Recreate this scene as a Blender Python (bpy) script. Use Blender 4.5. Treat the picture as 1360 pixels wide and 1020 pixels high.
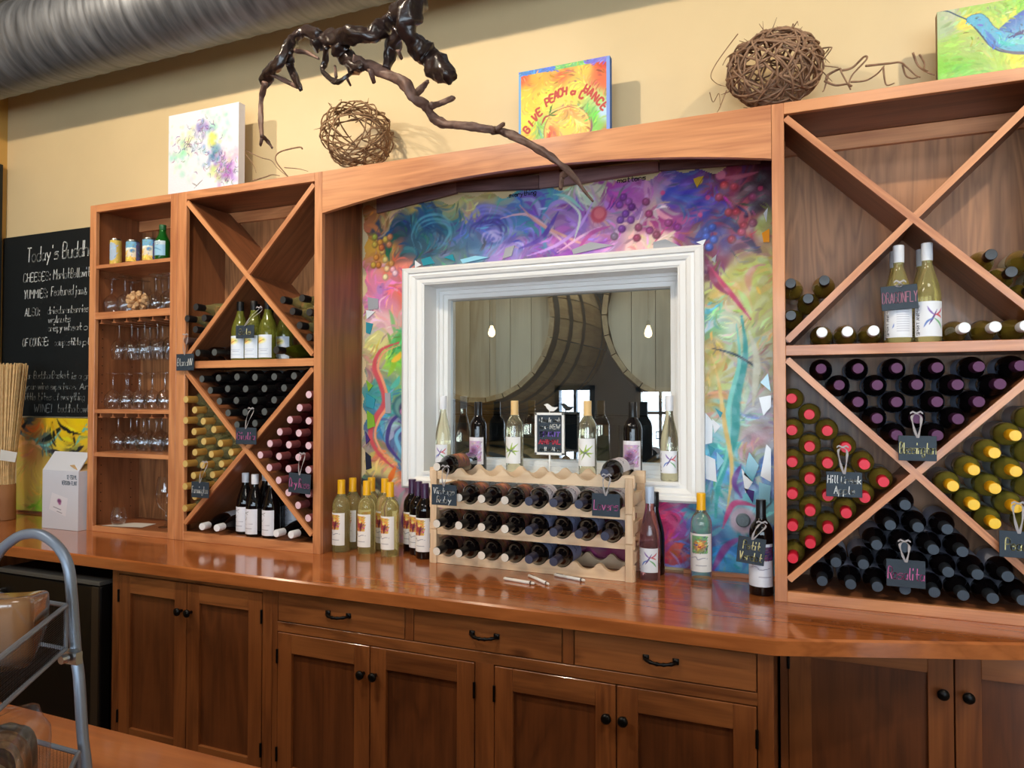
import bpy, bmesh, math, random
import numpy as np
from mathutils import Vector, Matrix

for o in list(bpy.data.objects):
    bpy.data.objects.remove(o, do_unlink=True)
random.seed(7)
rng = np.random.default_rng(7)
scene = bpy.context.scene
COL = scene.collection
PI = math.pi

# ------------------------------------------------------------------ camera
FPX = 950.0
CAM = np.array([0.0, -2.44616, 1.55659])
YAW, PITCH, ROLL = 0.39517, 0.02049, 0.00021
FW = np.array([-math.sin(YAW) * math.cos(PITCH), math.cos(YAW) * math.cos(PITCH), math.sin(PITCH)])
_r = np.array([math.cos(YAW), math.sin(YAW), 0.0])
_u = np.cross(_r, FW)
RT = _r * math.cos(ROLL) + _u * math.sin(ROLL)
UP = -_r * math.sin(ROLL) + _u * math.cos(ROLL)
cam_data = bpy.data.cameras.new('camera')
cam = bpy.data.objects.new('camera', cam_data)
COL.objects.link(cam)
cam_data.sensor_fit = 'HORIZONTAL'
cam_data.sensor_width = 36.0
cam_data.lens = FPX / 1360.0 * 36.0
cam_data.clip_start = 0.02
cam.matrix_world = Matrix(((RT[0], UP[0], -FW[0], CAM[0]), (RT[1], UP[1], -FW[1], CAM[1]), (RT[2], UP[2], -FW[2], CAM[2]), (0, 0, 0, 1)))
scene.camera = cam

# a pixel of the 1360 x 1020 photograph gives a direction; the plane it touches gives the distance
def ray(x, y): return FW + RT * ((x - 680) / FPX) + UP * ((510 - y) / FPX)
def onY(x, y, Y):
    d = ray(x, y); return CAM + d * ((Y - CAM[1]) / d[1])
def onZ(x, y, Z):
    d = ray(x, y); return CAM + d * ((Z - CAM[2]) / d[2])
def proj(P):
    d = np.array(P, float) - CAM; z = d @ FW
    return 680 + FPX * (d @ RT) / z, 510 - FPX * (d @ UP) / z

# ------------------------------------------------------------------ world, view, lights
world = bpy.data.worlds.new('world'); scene.world = world
world.use_nodes = True
world.node_tree.nodes['Background'].inputs[0].default_value = (0.75, 0.85, 1.0, 1)
world.node_tree.nodes['Background'].inputs[1].default_value = 0.6
vs = scene.view_settings
vs.view_transform = 'Standard'; vs.look = 'None'; vs.gamma = 1.0; vs.use_curve_mapping = False
vs.exposure = -0.06
DAYLIGHT = 13.0          # strength of the daylight seen in the front windows
SPOT_W = 95.0          # warm track lamps
BULB_W = 14.0
def lamp(name, kind, loc, power, color, **kw):
    ld = bpy.data.lights.new(name, kind); ld.energy = power; ld.color = color
    for k, v in kw.items(): setattr(ld, k, v)
    lo = bpy.data.objects.new(name, ld); COL.objects.link(lo); lo.location = loc
    return lo
def aim(o, target):
    d = Vector(target) - o.location
    o.rotation_euler = d.to_track_quat('-Z', 'Y').to_euler()
TRACK = [(-3.35, -1.5, 3.46), (-1.6, -1.5, 3.46), (1.25, -1.5, 3.46)]
for p in TRACK:
    s = lamp('track_lamp_light', 'SPOT', p, SPOT_W, (1.0, 0.84, 0.62), spot_size=math.radians(120), spot_blend=0.7, shadow_soft_size=0.03)
    aim(s, (p[0] * 0.9, 0.3, 2.5))
# unseen area lights under the ceiling, soft general light
for p in [(-2.4, -2.8, 3.62), (0.8, -2.8, 3.62)]:
    a = lamp('ceiling_area_light', 'AREA', p, 26.0, (1.0, 0.93, 0.84), shape='RECTANGLE', size=1.2, size_y=0.6)
cellar = lamp('cellar_light', 'AREA', (-1.05, 0.62, 3.0), 22.0, (0.94, 0.98, 1.0), shape='RECTANGLE', size=1.5, size_y=0.4)
aim(cellar, (-1.05, .9, 1.6))

# ------------------------------------------------------------------ helpers
def S(r, g, b):
    f = lambda c: (c / 255 / 12.92) if c / 255 <= 0.04045 else ((c / 255 + 0.055) / 1.055) ** 2.4
    return (f(r), f(g), f(b))
def lin(a):
    a = np.clip(a, 0, 1); return np.where(a <= 0.04045, a / 12.92, ((a + 0.055) / 1.055) ** 2.4)

MATS = {}
def newmat(name):
    m = bpy.data.materials.new(name); m.use_nodes = True
    MATS[name] = m
    return m, m.node_tree, m.node_tree.nodes['Principled BSDF']
def plain(name, rgb, rough=0.5, metal=0.0, noise=0.0, nscale=30, coat=0.0, spec=None, trans=0.0, ior=1.45, emis=None, estr=0.0, bump=0.0):
    m, nt, b = newmat(name)
    c = S(*rgb)
    b.inputs['Base Color'].default_value = (*c, 1)
    b.inputs['Roughness'].default_value = rough
    b.inputs['Metallic'].default_value = metal
    b.inputs['Coat Weight'].default_value = coat
    b.inputs['Coat Roughness'].default_value = 0.06
    b.inputs['Transmission Weight'].default_value = trans
    b.inputs['IOR'].default_value = ior
    if spec is not None: b.inputs['Specular IOR Level'].default_value = spec
    if emis is not None:
        b.inputs['Emission Color'].default_value = (*S(*emis), 1); b.inputs['Emission Strength'].default_value = estr
    if noise > 0 or bump > 0:
        tc = nt.nodes.new('ShaderNodeTexCoord'); n = nt.nodes.new('ShaderNodeTexNoise')
        n.inputs['Scale'].default_value = nscale; n.inputs['Detail'].default_value = 5
        nt.links.new(tc.outputs['Object'], n.inputs['Vector'])
        if noise > 0:
            mr = nt.nodes.new('ShaderNodeMapRange'); mr.inputs['To Min'].default_value = 1 - noise; mr.inputs['To Max'].default_value = 1 + noise
            mr.inputs['From Min'].default_value = 0.3; mr.inputs['From Max'].default_value = 0.7
            nt.links.new(n.outputs['Fac'], mr.inputs['Value'])
            mx = nt.nodes.new('ShaderNodeMix'); mx.data_type = 'RGBA'; mx.blend_type = 'MULTIPLY'; mx.inputs['Factor'].default_value = 1
            mx.inputs['A'].default_value = (*c, 1); nt.links.new(mr.outputs['Result'], mx.inputs['B'])
            nt.links.new(mx.outputs['Result'], b.inputs['Base Color'])
        if bump > 0:
            bp = nt.nodes.new('ShaderNodeBump'); bp.inputs['Strength'].default_value = bump; bp.inputs['Distance'].default_value = 0.003
            nt.links.new(n.outputs['Fac'], bp.inputs['Height']); nt.links.new(bp.outputs['Normal'], b.inputs['Normal'])
    return m
def wood(name, light, dark, axis='x', rough=0.4, coat=0.0, fine=1.0, figure=1.0, scale=1.0, knots=False):
    m, nt, b = newmat(name)
    N, L = nt.nodes, nt.links
    tc = N.new('ShaderNodeTexCoord'); oi = N.new('ShaderNodeObjectInfo')
    mul = N.new('ShaderNodeVectorMath'); mul.operation = 'SCALE'; mul.inputs[0].default_value = (37.0, 53.0, 71.0)
    L.new(oi.outputs['Random'], mul.inputs['Scale'])
    add = N.new('ShaderNodeVectorMath'); add.operation = 'ADD'
    L.new(tc.outputs['Object'], add.inputs[0]); L.new(mul.outputs[0], add.inputs[1])
    def mapped(lo, hi):
        mp = N.new('ShaderNodeMapping'); s = [hi, hi, hi]; s['xyz'.index(axis)] = lo
        mp.inputs['Scale'].default_value = [v * scale for v in s]; L.new(add.outputs[0], mp.inputs['Vector']); return mp
    n1 = N.new('ShaderNodeTexNoise'); n1.inputs['Scale'].default_value = 1.0; n1.inputs['Detail'].default_value = 3; n1.inputs['Distortion'].default_value = 0.6
    L.new(mapped(1.2, 9).outputs[0], n1.inputs['Vector'])
    ring = N.new('ShaderNodeMath'); ring.operation = 'MULTIPLY'; ring.inputs[1].default_value = 9.0 * figure; L.new(n1.outputs['Fac'], ring.inputs[0])
    fr = N.new('ShaderNodeMath'); fr.operation = 'PINGPONG'; fr.inputs[1].default_value = 1.0; L.new(ring.outputs[0], fr.inputs[0])
    n2 = N.new('ShaderNodeTexNoise'); n2.inputs['Scale'].default_value = 1.0; n2.inputs['Detail'].default_value = 4
    L.new(mapped(4, 130 * fine).outputs[0], n2.inputs['Vector'])
    n3 = N.new('ShaderNodeTexNoise'); n3.inputs['Scale'].default_value = 1.0; n3.inputs['Detail'].default_value = 2
    L.new(mapped(1.0, 2.5).outputs[0], n3.inputs['Vector'])
    def ma(a, k, c):
        q = N.new('ShaderNodeMath'); q.operation = 'MULTIPLY_ADD'; q.inputs[1].default_value = k
        L.new(a, q.inputs[0])
        if isinstance(c, float): q.inputs[2].default_value = c
        else: L.new(c, q.inputs[2])
        return q.outputs[0]
    v = ma(fr.outputs[0], 0.34, -0.27)
    v = ma(n2.outputs['Fac'], 0.5, v)
    v = ma(n3.outputs['Fac'], 0.75, v)
    if knots:
        vo = N.new('ShaderNodeTexVoronoi'); vo.inputs['Scale'].default_value = 1.0
        L.new(mapped(3.2, 6.0).outputs[0], vo.inputs['Vector'])
        kr = N.new('ShaderNodeMapRange'); kr.inputs['From Min'].default_value = 0.03; kr.inputs['From Max'].default_value = 0.16
        kr.inputs['To Min'].default_value = 0.55; kr.inputs['To Max'].default_value = 0.0
        L.new(vo.outputs['Distance'], kr.inputs['Value'])
        v = ma(kr.outputs['Result'], -1.0, v)
    cr = N.new('ShaderNodeValToRGB')
    cr.color_ramp.elements[0].position = 0.12; cr.color_ramp.elements[0].color = (*S(*dark), 1)
    cr.color_ramp.elements[1].position = 0.72; cr.color_ramp.elements[1].color = (*S(*light), 1)
    L.new(v, cr.inputs['Fac']); L.new(cr.outputs['Color'], b.inputs['Base Color'])
    b.inputs['Roughness'].default_value = rough
    b.inputs['Coat Weight'].default_value = coat; b.inputs['Coat Roughness'].default_value = 0.08
    bp = N.new('ShaderNodeBump'); bp.inputs['Strength'].default_value = 0.12; bp.inputs['Distance'].default_value = 0.001
    L.new(n2.outputs['Fac'], bp.inputs['Height']); L.new(bp.outputs['Normal'], b.inputs['Normal'])
    return m
def painted(name, rough=0.45, coat=0.0, bump=0.0):
    m, nt, b = newmat(name)
    at = nt.nodes.new('ShaderNodeAttribute'); at.attribute_name = 'paint'
    nt.links.new(at.outputs['Color'], b.inputs['Base Color'])
    b.inputs['Roughness'].default_value = rough; b.inputs['Coat Weight'].default_value = coat
    if bump > 0:
        tc = nt.nodes.new('ShaderNodeTexCoord'); n = nt.nodes.new('ShaderNodeTexNoise'); n.inputs['Scale'].default_value = 90; n.inputs['Detail'].default_value = 4
        bp = nt.nodes.new('ShaderNodeBump'); bp.inputs['Strength'].default_value = bump; bp.inputs['Distance'].default_value = 0.004
        nt.links.new(tc.outputs['Object'], n.inputs['Vector']); nt.links.new(n.outputs['Fac'], bp.inputs['Height']); nt.links.new(bp.outputs['Normal'], b.inputs['Normal'])
    return m
def clear_glass(name, tint=(1, 1, 1), refl=0.06, fres=1.0, rough=0.0):
    m = bpy.data.materials.new(name); m.use_nodes = True; nt = m.node_tree; nt.nodes.clear(); MATS[name] = m
    out = nt.nodes.new('ShaderNodeOutputMaterial'); mix = nt.nodes.new('ShaderNodeMixShader')
    tr = nt.nodes.new('ShaderNodeBsdfTransparent'); tr.inputs[0].default_value = (*tint, 1)
    gl = nt.nodes.new('ShaderNodeBsdfGlossy'); gl.inputs['Roughness'].default_value = rough
    lw = nt.nodes.new('ShaderNodeLayerWeight'); lw.inputs['Blend'].default_value = 0.5
    p = nt.nodes.new('ShaderNodeMath'); p.operation = 'POWER'; p.inputs[1].default_value = 3.0; nt.links.new(lw.outputs['Facing'], p.inputs[0])
    q = nt.nodes.new('ShaderNodeMath'); q.operation = 'MULTIPLY_ADD'; q.inputs[1].default_value = fres * 0.55; q.inputs[2].default_value = refl
    q.use_clamp = True
    nt.links.new(p.outputs[0], q.inputs[0]); nt.links.new(q.outputs[0], mix.inputs['Fac'])
    nt.links.new(tr.outputs[0], mix.inputs[1]); nt.links.new(gl.outputs[0], mix.inputs[2]); nt.links.new(mix.outputs[0], out.inputs['Surface'])
    return m

class MB:
    def __init__(self): self.v = []; self.f = []; self.mi = []
    def add(self, vs, fs, mi=0):
        n = len(self.v); self.v += [tuple(map(float, p)) for p in vs]; self.f += [tuple(n + i for i in f) for f in fs]; self.mi += [mi] * len(fs); return self
    def box(self, x0, x1, y0, y1, z0, z1, mi=0):
        return self.add([(x0, y0, z0), (x1, y0, z0), (x1, y1, z0), (x0, y1, z0), (x0, y0, z1), (x1, y0, z1), (x1, y1, z1), (x0, y1, z1)],
                        [(0, 3, 2, 1), (4, 5, 6, 7), (0, 1, 5, 4), (1, 2, 6, 5), (2, 3, 7, 6), (3, 0, 4, 7)], mi)
    def prism(self, poly, y0, y1, mi=0):   # polygon in x,z extruded along y (poly counter-clockwise seen from -y)
        n = len(poly)
        vs = [(x, y0, z) for x, z in poly] + [(x, y1, z) for x, z in poly]
        fs = [tuple(range(n)), tuple(range(2 * n - 1, n - 1, -1))] + [(i, i + n, (i + 1) % n + n, (i + 1) % n) for i in range(n)]
        return self.add(vs, fs, mi)
    def lathe(self, prof, seg=24, o=(0, 0, 0), mi=0, cap=False):
        vs = []; fs = []
        for r, z in prof:
            for k in range(seg):
                a = 2 * PI * k / seg; vs.append((o[0] + r * math.cos(a), o[1] + r * math.sin(a), o[2] + z))
        for i in range(len(prof) - 1):
            for k in range(seg):
                k2 = (k + 1) % seg
                fs.append((i * seg + k, i * seg + k2, (i + 1) * seg + k2, (i + 1) * seg + k))
        return self.add(vs, fs, mi)
    def tube(self, pts, rad, seg=8, mi=0, caps=True, flat=1.0):
        P = [Vector(p) for p in pts]; n = len(P)
        R = rad if hasattr(rad, '__len__') else [rad] * n
        vs = []; fs = []; up = None
        for i in range(n):
            t = (P[min(i + 1, n - 1)] - P[max(i - 1, 0)])
            if t.length < 1e-9: t = Vector((0, 0, 1))
            t.normalize()
            if up is None:
                up = Vector((0, 0, 1)) if abs(t.z) < 0.9 else Vector((0, 1, 0))
            s = t.cross(up)
            if s.length < 1e-6: s = t.orthogonal()
            s.normalize(); up = s.cross(t).normalized()
            for k in range(seg):
                a = 2 * PI * k / seg; vs.append(P[i] + (s * math.cos(a) + up * math.sin(a) * flat) * R[i])
        for i in range(n - 1):
            for k in range(seg):
                k2 = (k + 1) % seg
                fs.append((i * seg + k, i * seg + k2, (i + 1) * seg + k2, (i + 1) * seg + k))
        if caps:
            fs.append(tuple(range(seg - 1, -1, -1))); fs.append(tuple((n - 1) * seg + k for k in range(seg)))
        return self.add(vs, fs, mi)
    def grid(self, pos, mi=0):     # pos: (h, w, 3)
        h, w, _ = pos.shape
        idx = np.arange(h * w).reshape(h, w)
        fs = np.stack([idx[:-1, :-1], idx[:-1, 1:], idx[1:, 1:], idx[1:, :-1]], -1).reshape(-1, 4)
        return self.add(pos.reshape(-1, 3).tolist(), fs.tolist(), mi)
    def mesh(self, name, off=(0, 0, 0)):
        me = bpy.data.meshes.new(name)
        v = np.array(self.v) - np.array(off)
        me.from_pydata(v.tolist(), [], self.f)
        return me
LOC = {}
def tag(o, label=None, cat=None, group=None, kind=None):
    if label: o['label'] = label
    if cat: o['category'] = cat
    if group: o['group'] = group
    if kind: o['kind'] = kind
    return o
def thing(name, label, cat, loc, group=None):
    o = bpy.data.objects.new(name, None); COL.objects.link(o); o.location = loc; o.empty_display_size = 0.05
    LOC[o.name] = np.array(loc, float)
    return tag(o, label, cat, group)
def build(name, mb, mat, parent=None, smooth=False, bevel=0.0, base=True, colors=None, auto=None):
    if parent is not None: off = LOC[parent.name]
    elif base:
        v = np.array(mb.v); off = np.array([(v[:, 0].min() + v[:, 0].max()) / 2, (v[:, 1].min() + v[:, 1].max()) / 2, v[:, 2].min()])
    else: off = np.zeros(3)
    me = mb.mesh(name, off)
    mats = mat if isinstance(mat, (list, tuple)) else [mat]
    for m in mats: me.materials.append(m)
    if len(mats) > 1: me.polygons.foreach_set('material_index', mb.mi)
    if colors is not None:
        at = me.color_attributes.new('paint', 'FLOAT_COLOR', 'POINT')
        c = np.ones((len(mb.v), 4)); c[:, :3] = lin(np.asarray(colors).reshape(-1, 3)); at.data.foreach_set('color', c.ravel())
    if smooth: me.polygons.foreach_set('use_smooth', [True] * len(me.polygons))
    o = bpy.data.objects.new(name, me); COL.objects.link(o)
    if auto is not None:
        me.polygons.foreach_set('use_smooth', [True] * len(me.polygons)); me.set_sharp_from_angle(angle=math.radians(auto))
    if parent is not None: o.parent = parent; LOC[o.name] = off
    else: o.location = off; LOC[o.name] = off
    if bevel > 0:
        md = o.modifiers.new('bevel', 'BEVEL'); md.width = bevel; md.segments = 1; md.limit_method = 'ANGLE'
    return o
def struct(name, mb, mat, parent=None, **k):
    o = build(name, mb, mat, parent, **k)
    if parent is None: o['kind'] = 'structure'
    return o
def bar(name, parent, mat, x0, x1, y0, y1, z0, z1, bevel=0.0012, **k):
    return build(name, MB().box(min(x0, x1), max(x0, x1), min(y0, y1), max(y0, y1), min(z0, z1), max(z0, z1)), mat, parent, bevel=bevel, **k)
def spline(pts, n=6):
    P = [np.array(p, float) for p in pts]; out = []
    if len(P) < 3: return P
    for i in range(len(P) - 1):
        p0 = P[max(i - 1, 0)]; p1 = P[i]; p2 = P[i + 1]; p3 = P[min(i + 2, len(P) - 1)]
        for k in range(n):
            t = k / n
            out.append(0.5 * ((2 * p1) + (-p0 + p2) * t + (2 * p0 - 5 * p1 + 4 * p2 - p3) * t * t + (-p0 + 3 * p1 - 3 * p2 + p3) * t ** 3))
    out.append(P[-1]); return out

# ---- one-stroke lettering: two digits a point (x, y), baseline y = 2, lower-case height 5, capitals 8
GL = dict(zip('abcdefghijklmnopqrstuvwxyz', """45 35 15 04 03 12 22 43|45 42;08 02|04 15 35 44 43 32 12 03;44 35 15 04 03 12 32 43;48 42|44 35 15 04 03 12 32 43;04 44 35 15 04 03 12 32 43;47 38 27 22|15 35;45 41 30 10 01|44 35 15 04 03 12 32 43;08 02|04 15 35 44 42;25 22|27 28;35 31 20 10|37 38;08 02|45 03|14 42;28 23 32;05 02|04 15 24 22|24 35 44 42;05 02|04 15 35 44 42;25 15 04 03 12 32 43 44 35 25;05 00|04 15 35 44 43 32 12 03;45 40|44 35 15 04 03 12 32 43;05 02|04 15 35 44;45 15 04 34 43 32 02;28 23 32 42|15 45;05 03 12 32 43|45 42;05 22 45;05 12 25 32 45;05 42|45 02;05 23|45 10;05 45 02 42""".split(';')))
GL.update(dict(zip("ABCDEFGHIJKLMNOPRSTUVWY12570':.!&-", """02 28 42|14 34;02 08 38 47 35 05|35 44 43 32 02;47 38 18 07 03 12 32 43;02 08 28 46 44 22 02;48 08 02 42|05 35;48 08 02|05 35;47 38 18 07 03 12 32 43 45 25;08 02|48 42|05 45;28 22;38 33 22 12 03;08 02|48 05 42;08 02 42;02 08 25 48 42;02 08 42 48;28 18 06 04 12 32 44 46 38 28;02 08 38 47 46 35 05;02 08 38 47 46 35 05|25 42;47 38 18 07 06 15 35 44 43 32 12 03;08 48|28 22;08 03 12 32 43 48;08 22 48;08 12 26 32 48;08 25 48|25 22;17 28 22;07 18 38 47 46 02 42;48 08 05 35 44 43 32 02;08 48 12;28 18 06 04 12 32 44 46 38 28;28 27;23 22|25 26;22 23;28 24|23 22;42 07 18 27 03 12 32 44;15 35""".split(';'))))
NARROW = set("iIl'.:!1")
def strokes(text):
    x = 0.0; out = []
    for ch in text:
        if ch == ' ': x += 3.0; continue
        g = GL.get(ch)
        if g is None: x += 4; continue
        dx = -1.2 if ch in NARROW else 0
        for s in g.split('|'):
            out.append([(x + dx + int(p[0]) * (1.5 if ch in 'mwMW' else 1), int(p[1]) - 2) for p in s.split()])
        x += 3.2 if ch in NARROW else 7.4 if ch in 'mwMW' else 5.4
    return out, max(x - 1.4, 1)
def lettering(parent, lines, mat, name='lettering', w=0.0022, slant=0.12):
    """lines: (text, origin xyz, right vector, up vector, width, cap height)"""
    mb = MB()
    for text, o, rv, uv, width, hgt in lines:
        st, W = strokes(text); sx = width / W; sy = hgt / 6.0
        o, rv, uv = np.array(o, float), np.array(rv, float), np.array(uv, float)
        for s in st:
            q = [np.array([(x + slant * y) * sx, y * sy]) for x, y in s]
            if len(q) > 3: q = [np.array(p) for p in spline(q, 3)]
            for a, b in zip(q[:-1], q[1:]):
                d = b - a; L = np.hypot(*d)
                if L < 1e-7: continue
                d /= L; nrm = np.array([-d[1], d[0]]) * w / 2; e = d * w * 0.35
                pts = [a - e - nrm, b + e - nrm, b + e + nrm, a - e + nrm]
                mb.add([o + rv * p[0] + uv * p[1] for p in pts], [(0, 1, 2, 3)])
    return build(name, mb, mat, parent)

# ---- painter's canvas in numpy: colours only, carried on the vertices of a fine mesh
class Canvas:
    def __init__(self, w, h, bg=(255, 255, 255)):
        self.w, self.h = w, h; self.a = np.ones((h, w, 3)) * np.array(bg) / 255.0
    def dab(self, x, y, r, c, alpha=1.0, soft=0.5, ry=None):
        ry = ry or r
        x0, x1 = max(int(x - r - 1), 0), min(int(x + r + 2), self.w); y0, y1 = max(int(y - ry - 1), 0), min(int(y + ry + 2), self.h)
        if x0 >= x1 or y0 >= y1: return
        yy, xx = np.mgrid[y0:y1, x0:x1]
        d = np.sqrt(((xx - x) / max(r, .3)) ** 2 + ((yy - y) / max(ry, .3)) ** 2)
        m = np.clip((1 - d) / max(soft, 0.05), 0, 1)[..., None] * alpha
        self.a[y0:y1, x0:x1] = self.a[y0:y1, x0:x1] * (1 - m) + np.array(c) / 255.0 * m
    def line(self, pts, wd, c, alpha=0.9, soft=0.5, taper=True):
        q = spline(pts, 8) if len(pts) > 2 else [np.array(p, float) for p in pts]
        seg = [np.hypot(*(b - a)) for a, b in zip(q[:-1], q[1:])]; L = sum(seg) + 1e-6; acc = 0
        for a, b, s in zip(q[:-1], q[1:], seg):
            n = max(1, int(s / max(wd * 0.35, 0.5)))
            for k in range(n):
                t = (acc + s * k / n) / L; p = a + (b - a) * k / n
                ww = wd * (math.sin(PI * min(max(t, .06), .94)) ** 0.6 if taper else 1)
                self.dab(p[0], p[1], ww, c, alpha, soft)
            acc += s
    def fields(self, pts, warp=6, seed=1, power=3.0):
        """smooth colour field through control points (x, y, rgb) with wavy warping"""
        r = np.random.default_rng(seed); yy, xx = np.mgrid[0:self.h, 0:self.w].astype(float)
        for k in range(5):
            fx, fy, ph = r.uniform(.02, .13), r.uniform(.02, .13), r.uniform(0, 6.28)
            wv = warp * 0.6 * np.sin(xx * fx + yy * fy + ph); xx = xx + wv * r.uniform(-1, 1); yy = yy + wv * r.uniform(-1, 1)
        num = np.zeros((self.h, self.w, 3)); den = np.zeros((self.h, self.w, 1))
        for x, y, c in pts:
            w = 1.0 / ((xx - x) ** 2 + (yy - y) ** 2 + 8.0) ** (power / 2)
            num += w[..., None] * np.array(c) / 255.0; den += w[..., None]
        self.a = num / den
    def flecks(self, n, ln=12, wd=1.6, jit=0.16, seed=2, box=None, alpha=0.75, curl=0.03):
        r = np.random.default_rng(seed); ph = r.uniform(0, 6.28, 4)
        x0, y0, x1, y1 = box or (0, 0, self.w, self.h)
        for _ in range(n):
            x, y = r.uniform(x0, x1), r.uniform(y0, y1)
            c = self.a[min(int(y), self.h - 1), min(int(x), self.w - 1)].copy()
            c = np.clip(c * r.uniform(1 - jit * 1.6, 1 + jit * 1.6) + r.uniform(-jit, jit, 3), 0, 1) * 255
            L = ln * r.uniform(.4, 1.4); pts = [(x, y)]
            for k in range(4):
                a = 2.2 * math.sin(x * curl + ph[0]) + 2.2 * math.cos(y * curl * .9 + ph[1]) + r.normal(0, .15)
                x += math.cos(a) * L / 4; y += math.sin(a) * L / 4; pts.append((x, y))
            self.line(pts, wd * r.uniform(.6, 1.5), c, alpha, 0.6)
    def write(self, text, x, y, width, hgt, wd, c, slant=0):
        st, W = strokes(text)
        for s in st: self.line([(x + (px + slant * py) * width / W, y - py * hgt / 6) for px, py in s], wd, c, 1.0, 0.5, taper=False)
    def vert(self): return self.a[::-1]          # bottom row first
# ------------------------------------------------------------------ materials
CH_L, CH_D = (216, 148, 98), (166, 98, 60)
w_x = wood('cherry_grain_x', CH_L, CH_D, 'x', 0.38, 0.15)
w_z = wood('cherry_grain_z', CH_L, CH_D, 'z', 0.38, 0.15)
w_y = wood('cherry_grain_y', (176, 112, 72), (122, 70, 42), 'y', 0.42, 0.1)
ply_z = wood('plywood_back', (178, 122, 78), (104, 64, 38), 'z', 0.45, 0.1, figure=2.2, scale=0.8)
ply_side = wood('plywood_side', (152, 94, 58), (104, 60, 35), 'z', 0.42, 0.1, scale=0.8)
top_w = wood('counter_top', (186, 108, 56), (136, 72, 34), 'x', 0.16, 0.6, fine=0.6)
bar_w = wood('bar_top', (204, 118, 58), (160, 80, 34), 'x', 0.3, 0.3, fine=0.6)
cab_x = wood('cabinet_grain_x', (156, 94, 50), (96, 52, 26), 'x', 0.36, 0.15, knots=True)
cab_z = wood('cabinet_grain_z', (150, 88, 46), (98, 52, 26), 'z', 0.36, 0.15)
cab_p = wood('cabinet_panel', (118, 66, 34), (78, 42, 22), 'z', 0.38, 0.12)
pine_x = wood('pine_grain_x', (238, 208, 172), (214, 174, 132), 'x', 0.5)
pine_z = wood('pine_grain_z', (238, 208, 172), (206, 164, 122), 'z', 0.5)
oak = wood('barrel_oak', (206, 192, 162), (168, 150, 120), 'z', 0.6, scale=0.7)
oak_y = wood('barrel_stave', (186, 160, 118), (140, 112, 76), 'y', 0.6)
wall_m = plain('yellow_wall_paint', (222, 197, 152), 0.42, noise=0.03, nscale=3, bump=0.06)
white_p = plain('white_gloss_paint', (236, 236, 234), 0.3)
black_m = plain('black_plastic', (16, 16, 17), 0.35)
dark_m = plain('dark_void', (26, 24, 23), 0.8)
iron = plain('black_iron', (22, 20, 20), 0.35, metal=0.6)
steel = plain('brushed_steel', (170, 172, 174), 0.3, metal=1.0)
slate = plain('slate_chalkboard', (44, 56, 68), 0.6, noise=0.08, nscale=60)
board_m = plain('chalkboard', (24, 27, 28), 0.5, noise=0.12, nscale=6)
chalk = plain('chalk_white', (226, 228, 226), 0.9)
chalk_dim = plain('chalk_grey', (150, 154, 152), 0.9)
chalk_pink = plain('chalk_pink', (216, 110, 170), 0.9)
chalk_cream = plain('chalk_cream', (226, 220, 160), 0.9)
chalk_purple = plain('chalk_purple', (120, 90, 190), 0.9)
chalk_red = plain('chalk_red', (190, 60, 80), 0.9)
ink = plain('black_ink', (30, 28, 34), 0.8)
ribbon_m = plain('organza_ribbon', (164, 158, 160), 0.6)
paint_m = painted('oil_paint', 0.4, 0.15, bump=0.25)
print_m = painted('printed_paper', 0.55)

# ------------------------------------------------------------------ the room
WALL = 0.30; LEFTX = -4.40; RX = 5.2; FY = -6.6; CEIL = 3.75
WX0, WX1, WZ0, WZ1 = -1.557, -0.46, 1.24, 2.055        # window opening
mb = MB()
mb.box(LEFTX, WX0, WALL, WALL + 0.14, 0, CEIL).box(WX1, RX, WALL, WALL + 0.14, 0, CEIL)
mb.box(WX0, WX1, WALL, WALL + 0.14, 0, WZ0).box(WX0, WX1, WALL, WALL + 0.14, WZ1, CEIL)
struct('wall_back', mb, wall_m)
wall_w = plain('ochre_wall_paint', (206, 160, 84), 0.5, noise=0.03, nscale=3)
struct('wall_left', MB().box(LEFTX - 0.1, LEFTX, FY, WALL + 0.14, 0, CEIL), wall_w)
struct('wall_right', MB().box(RX, RX + 0.1, FY, WALL + 0.14, 0, CEIL), plain('cream_wall_paint', (224, 206, 166), 0.6, noise=0.03, nscale=3))
floor_m = wood('floor_boards', (120, 84, 56), (80, 54, 34), 'x', 0.4)
struct('floor', MB().box(LEFTX - .1, RX + .1, FY, WALL + .14, -0.06, 0), floor_m)
ceil_m = plain('grey_ceiling_paint', (150, 148, 142), 0.8, noise=0.05, nscale=4)
struct('ceiling', MB().box(LEFTX - .1, RX + .1, FY - .2, WALL + .14, CEIL, CEIL + 0.08), ceil_m)
# front wall with glazed door, window and tall windows added for daylight, behind the camera
openings = [(-3.45, -2.85, 0.05, 1.75), (-2.25, -1.25, 0.6, 1.72), (-0.9, 0.6, 0.6, 2.9), (0.9, 2.4, 0.6, 2.9), (2.7, 4.2, 0.6, 2.9)]
front_m = plain('pale_front_wall', (214, 220, 224), 0.6, noise=0.03, nscale=3)
mb = MB(); x = LEFTX
for a, b, c, d in openings:
    mb.box(x, a, FY - .14, FY, 0, CEIL).box(a, b, FY - .14, FY, 0, c).box(a, b, FY - .14, FY, d, CEIL); x = b
mb.box(x, RX, FY - .14, FY, 0, CEIL)
struct('wall_front', mb, front_m)
sky_m = bpy.data.materials.new('daylight_behind_glass'); sky_m.use_nodes = True
b_ = sky_m.node_tree.nodes['Principled BSDF']; b_.inputs['Base Color'].default_value = (0, 0, 0, 1)
tc_ = sky_m.node_tree.nodes.new('ShaderNodeTexCoord'); no_ = sky_m.node_tree.nodes.new('ShaderNodeTexNoise'); no_.inputs['Scale'].default_value = 3.0; no_.inputs['Detail'].default_value = 5
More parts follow.
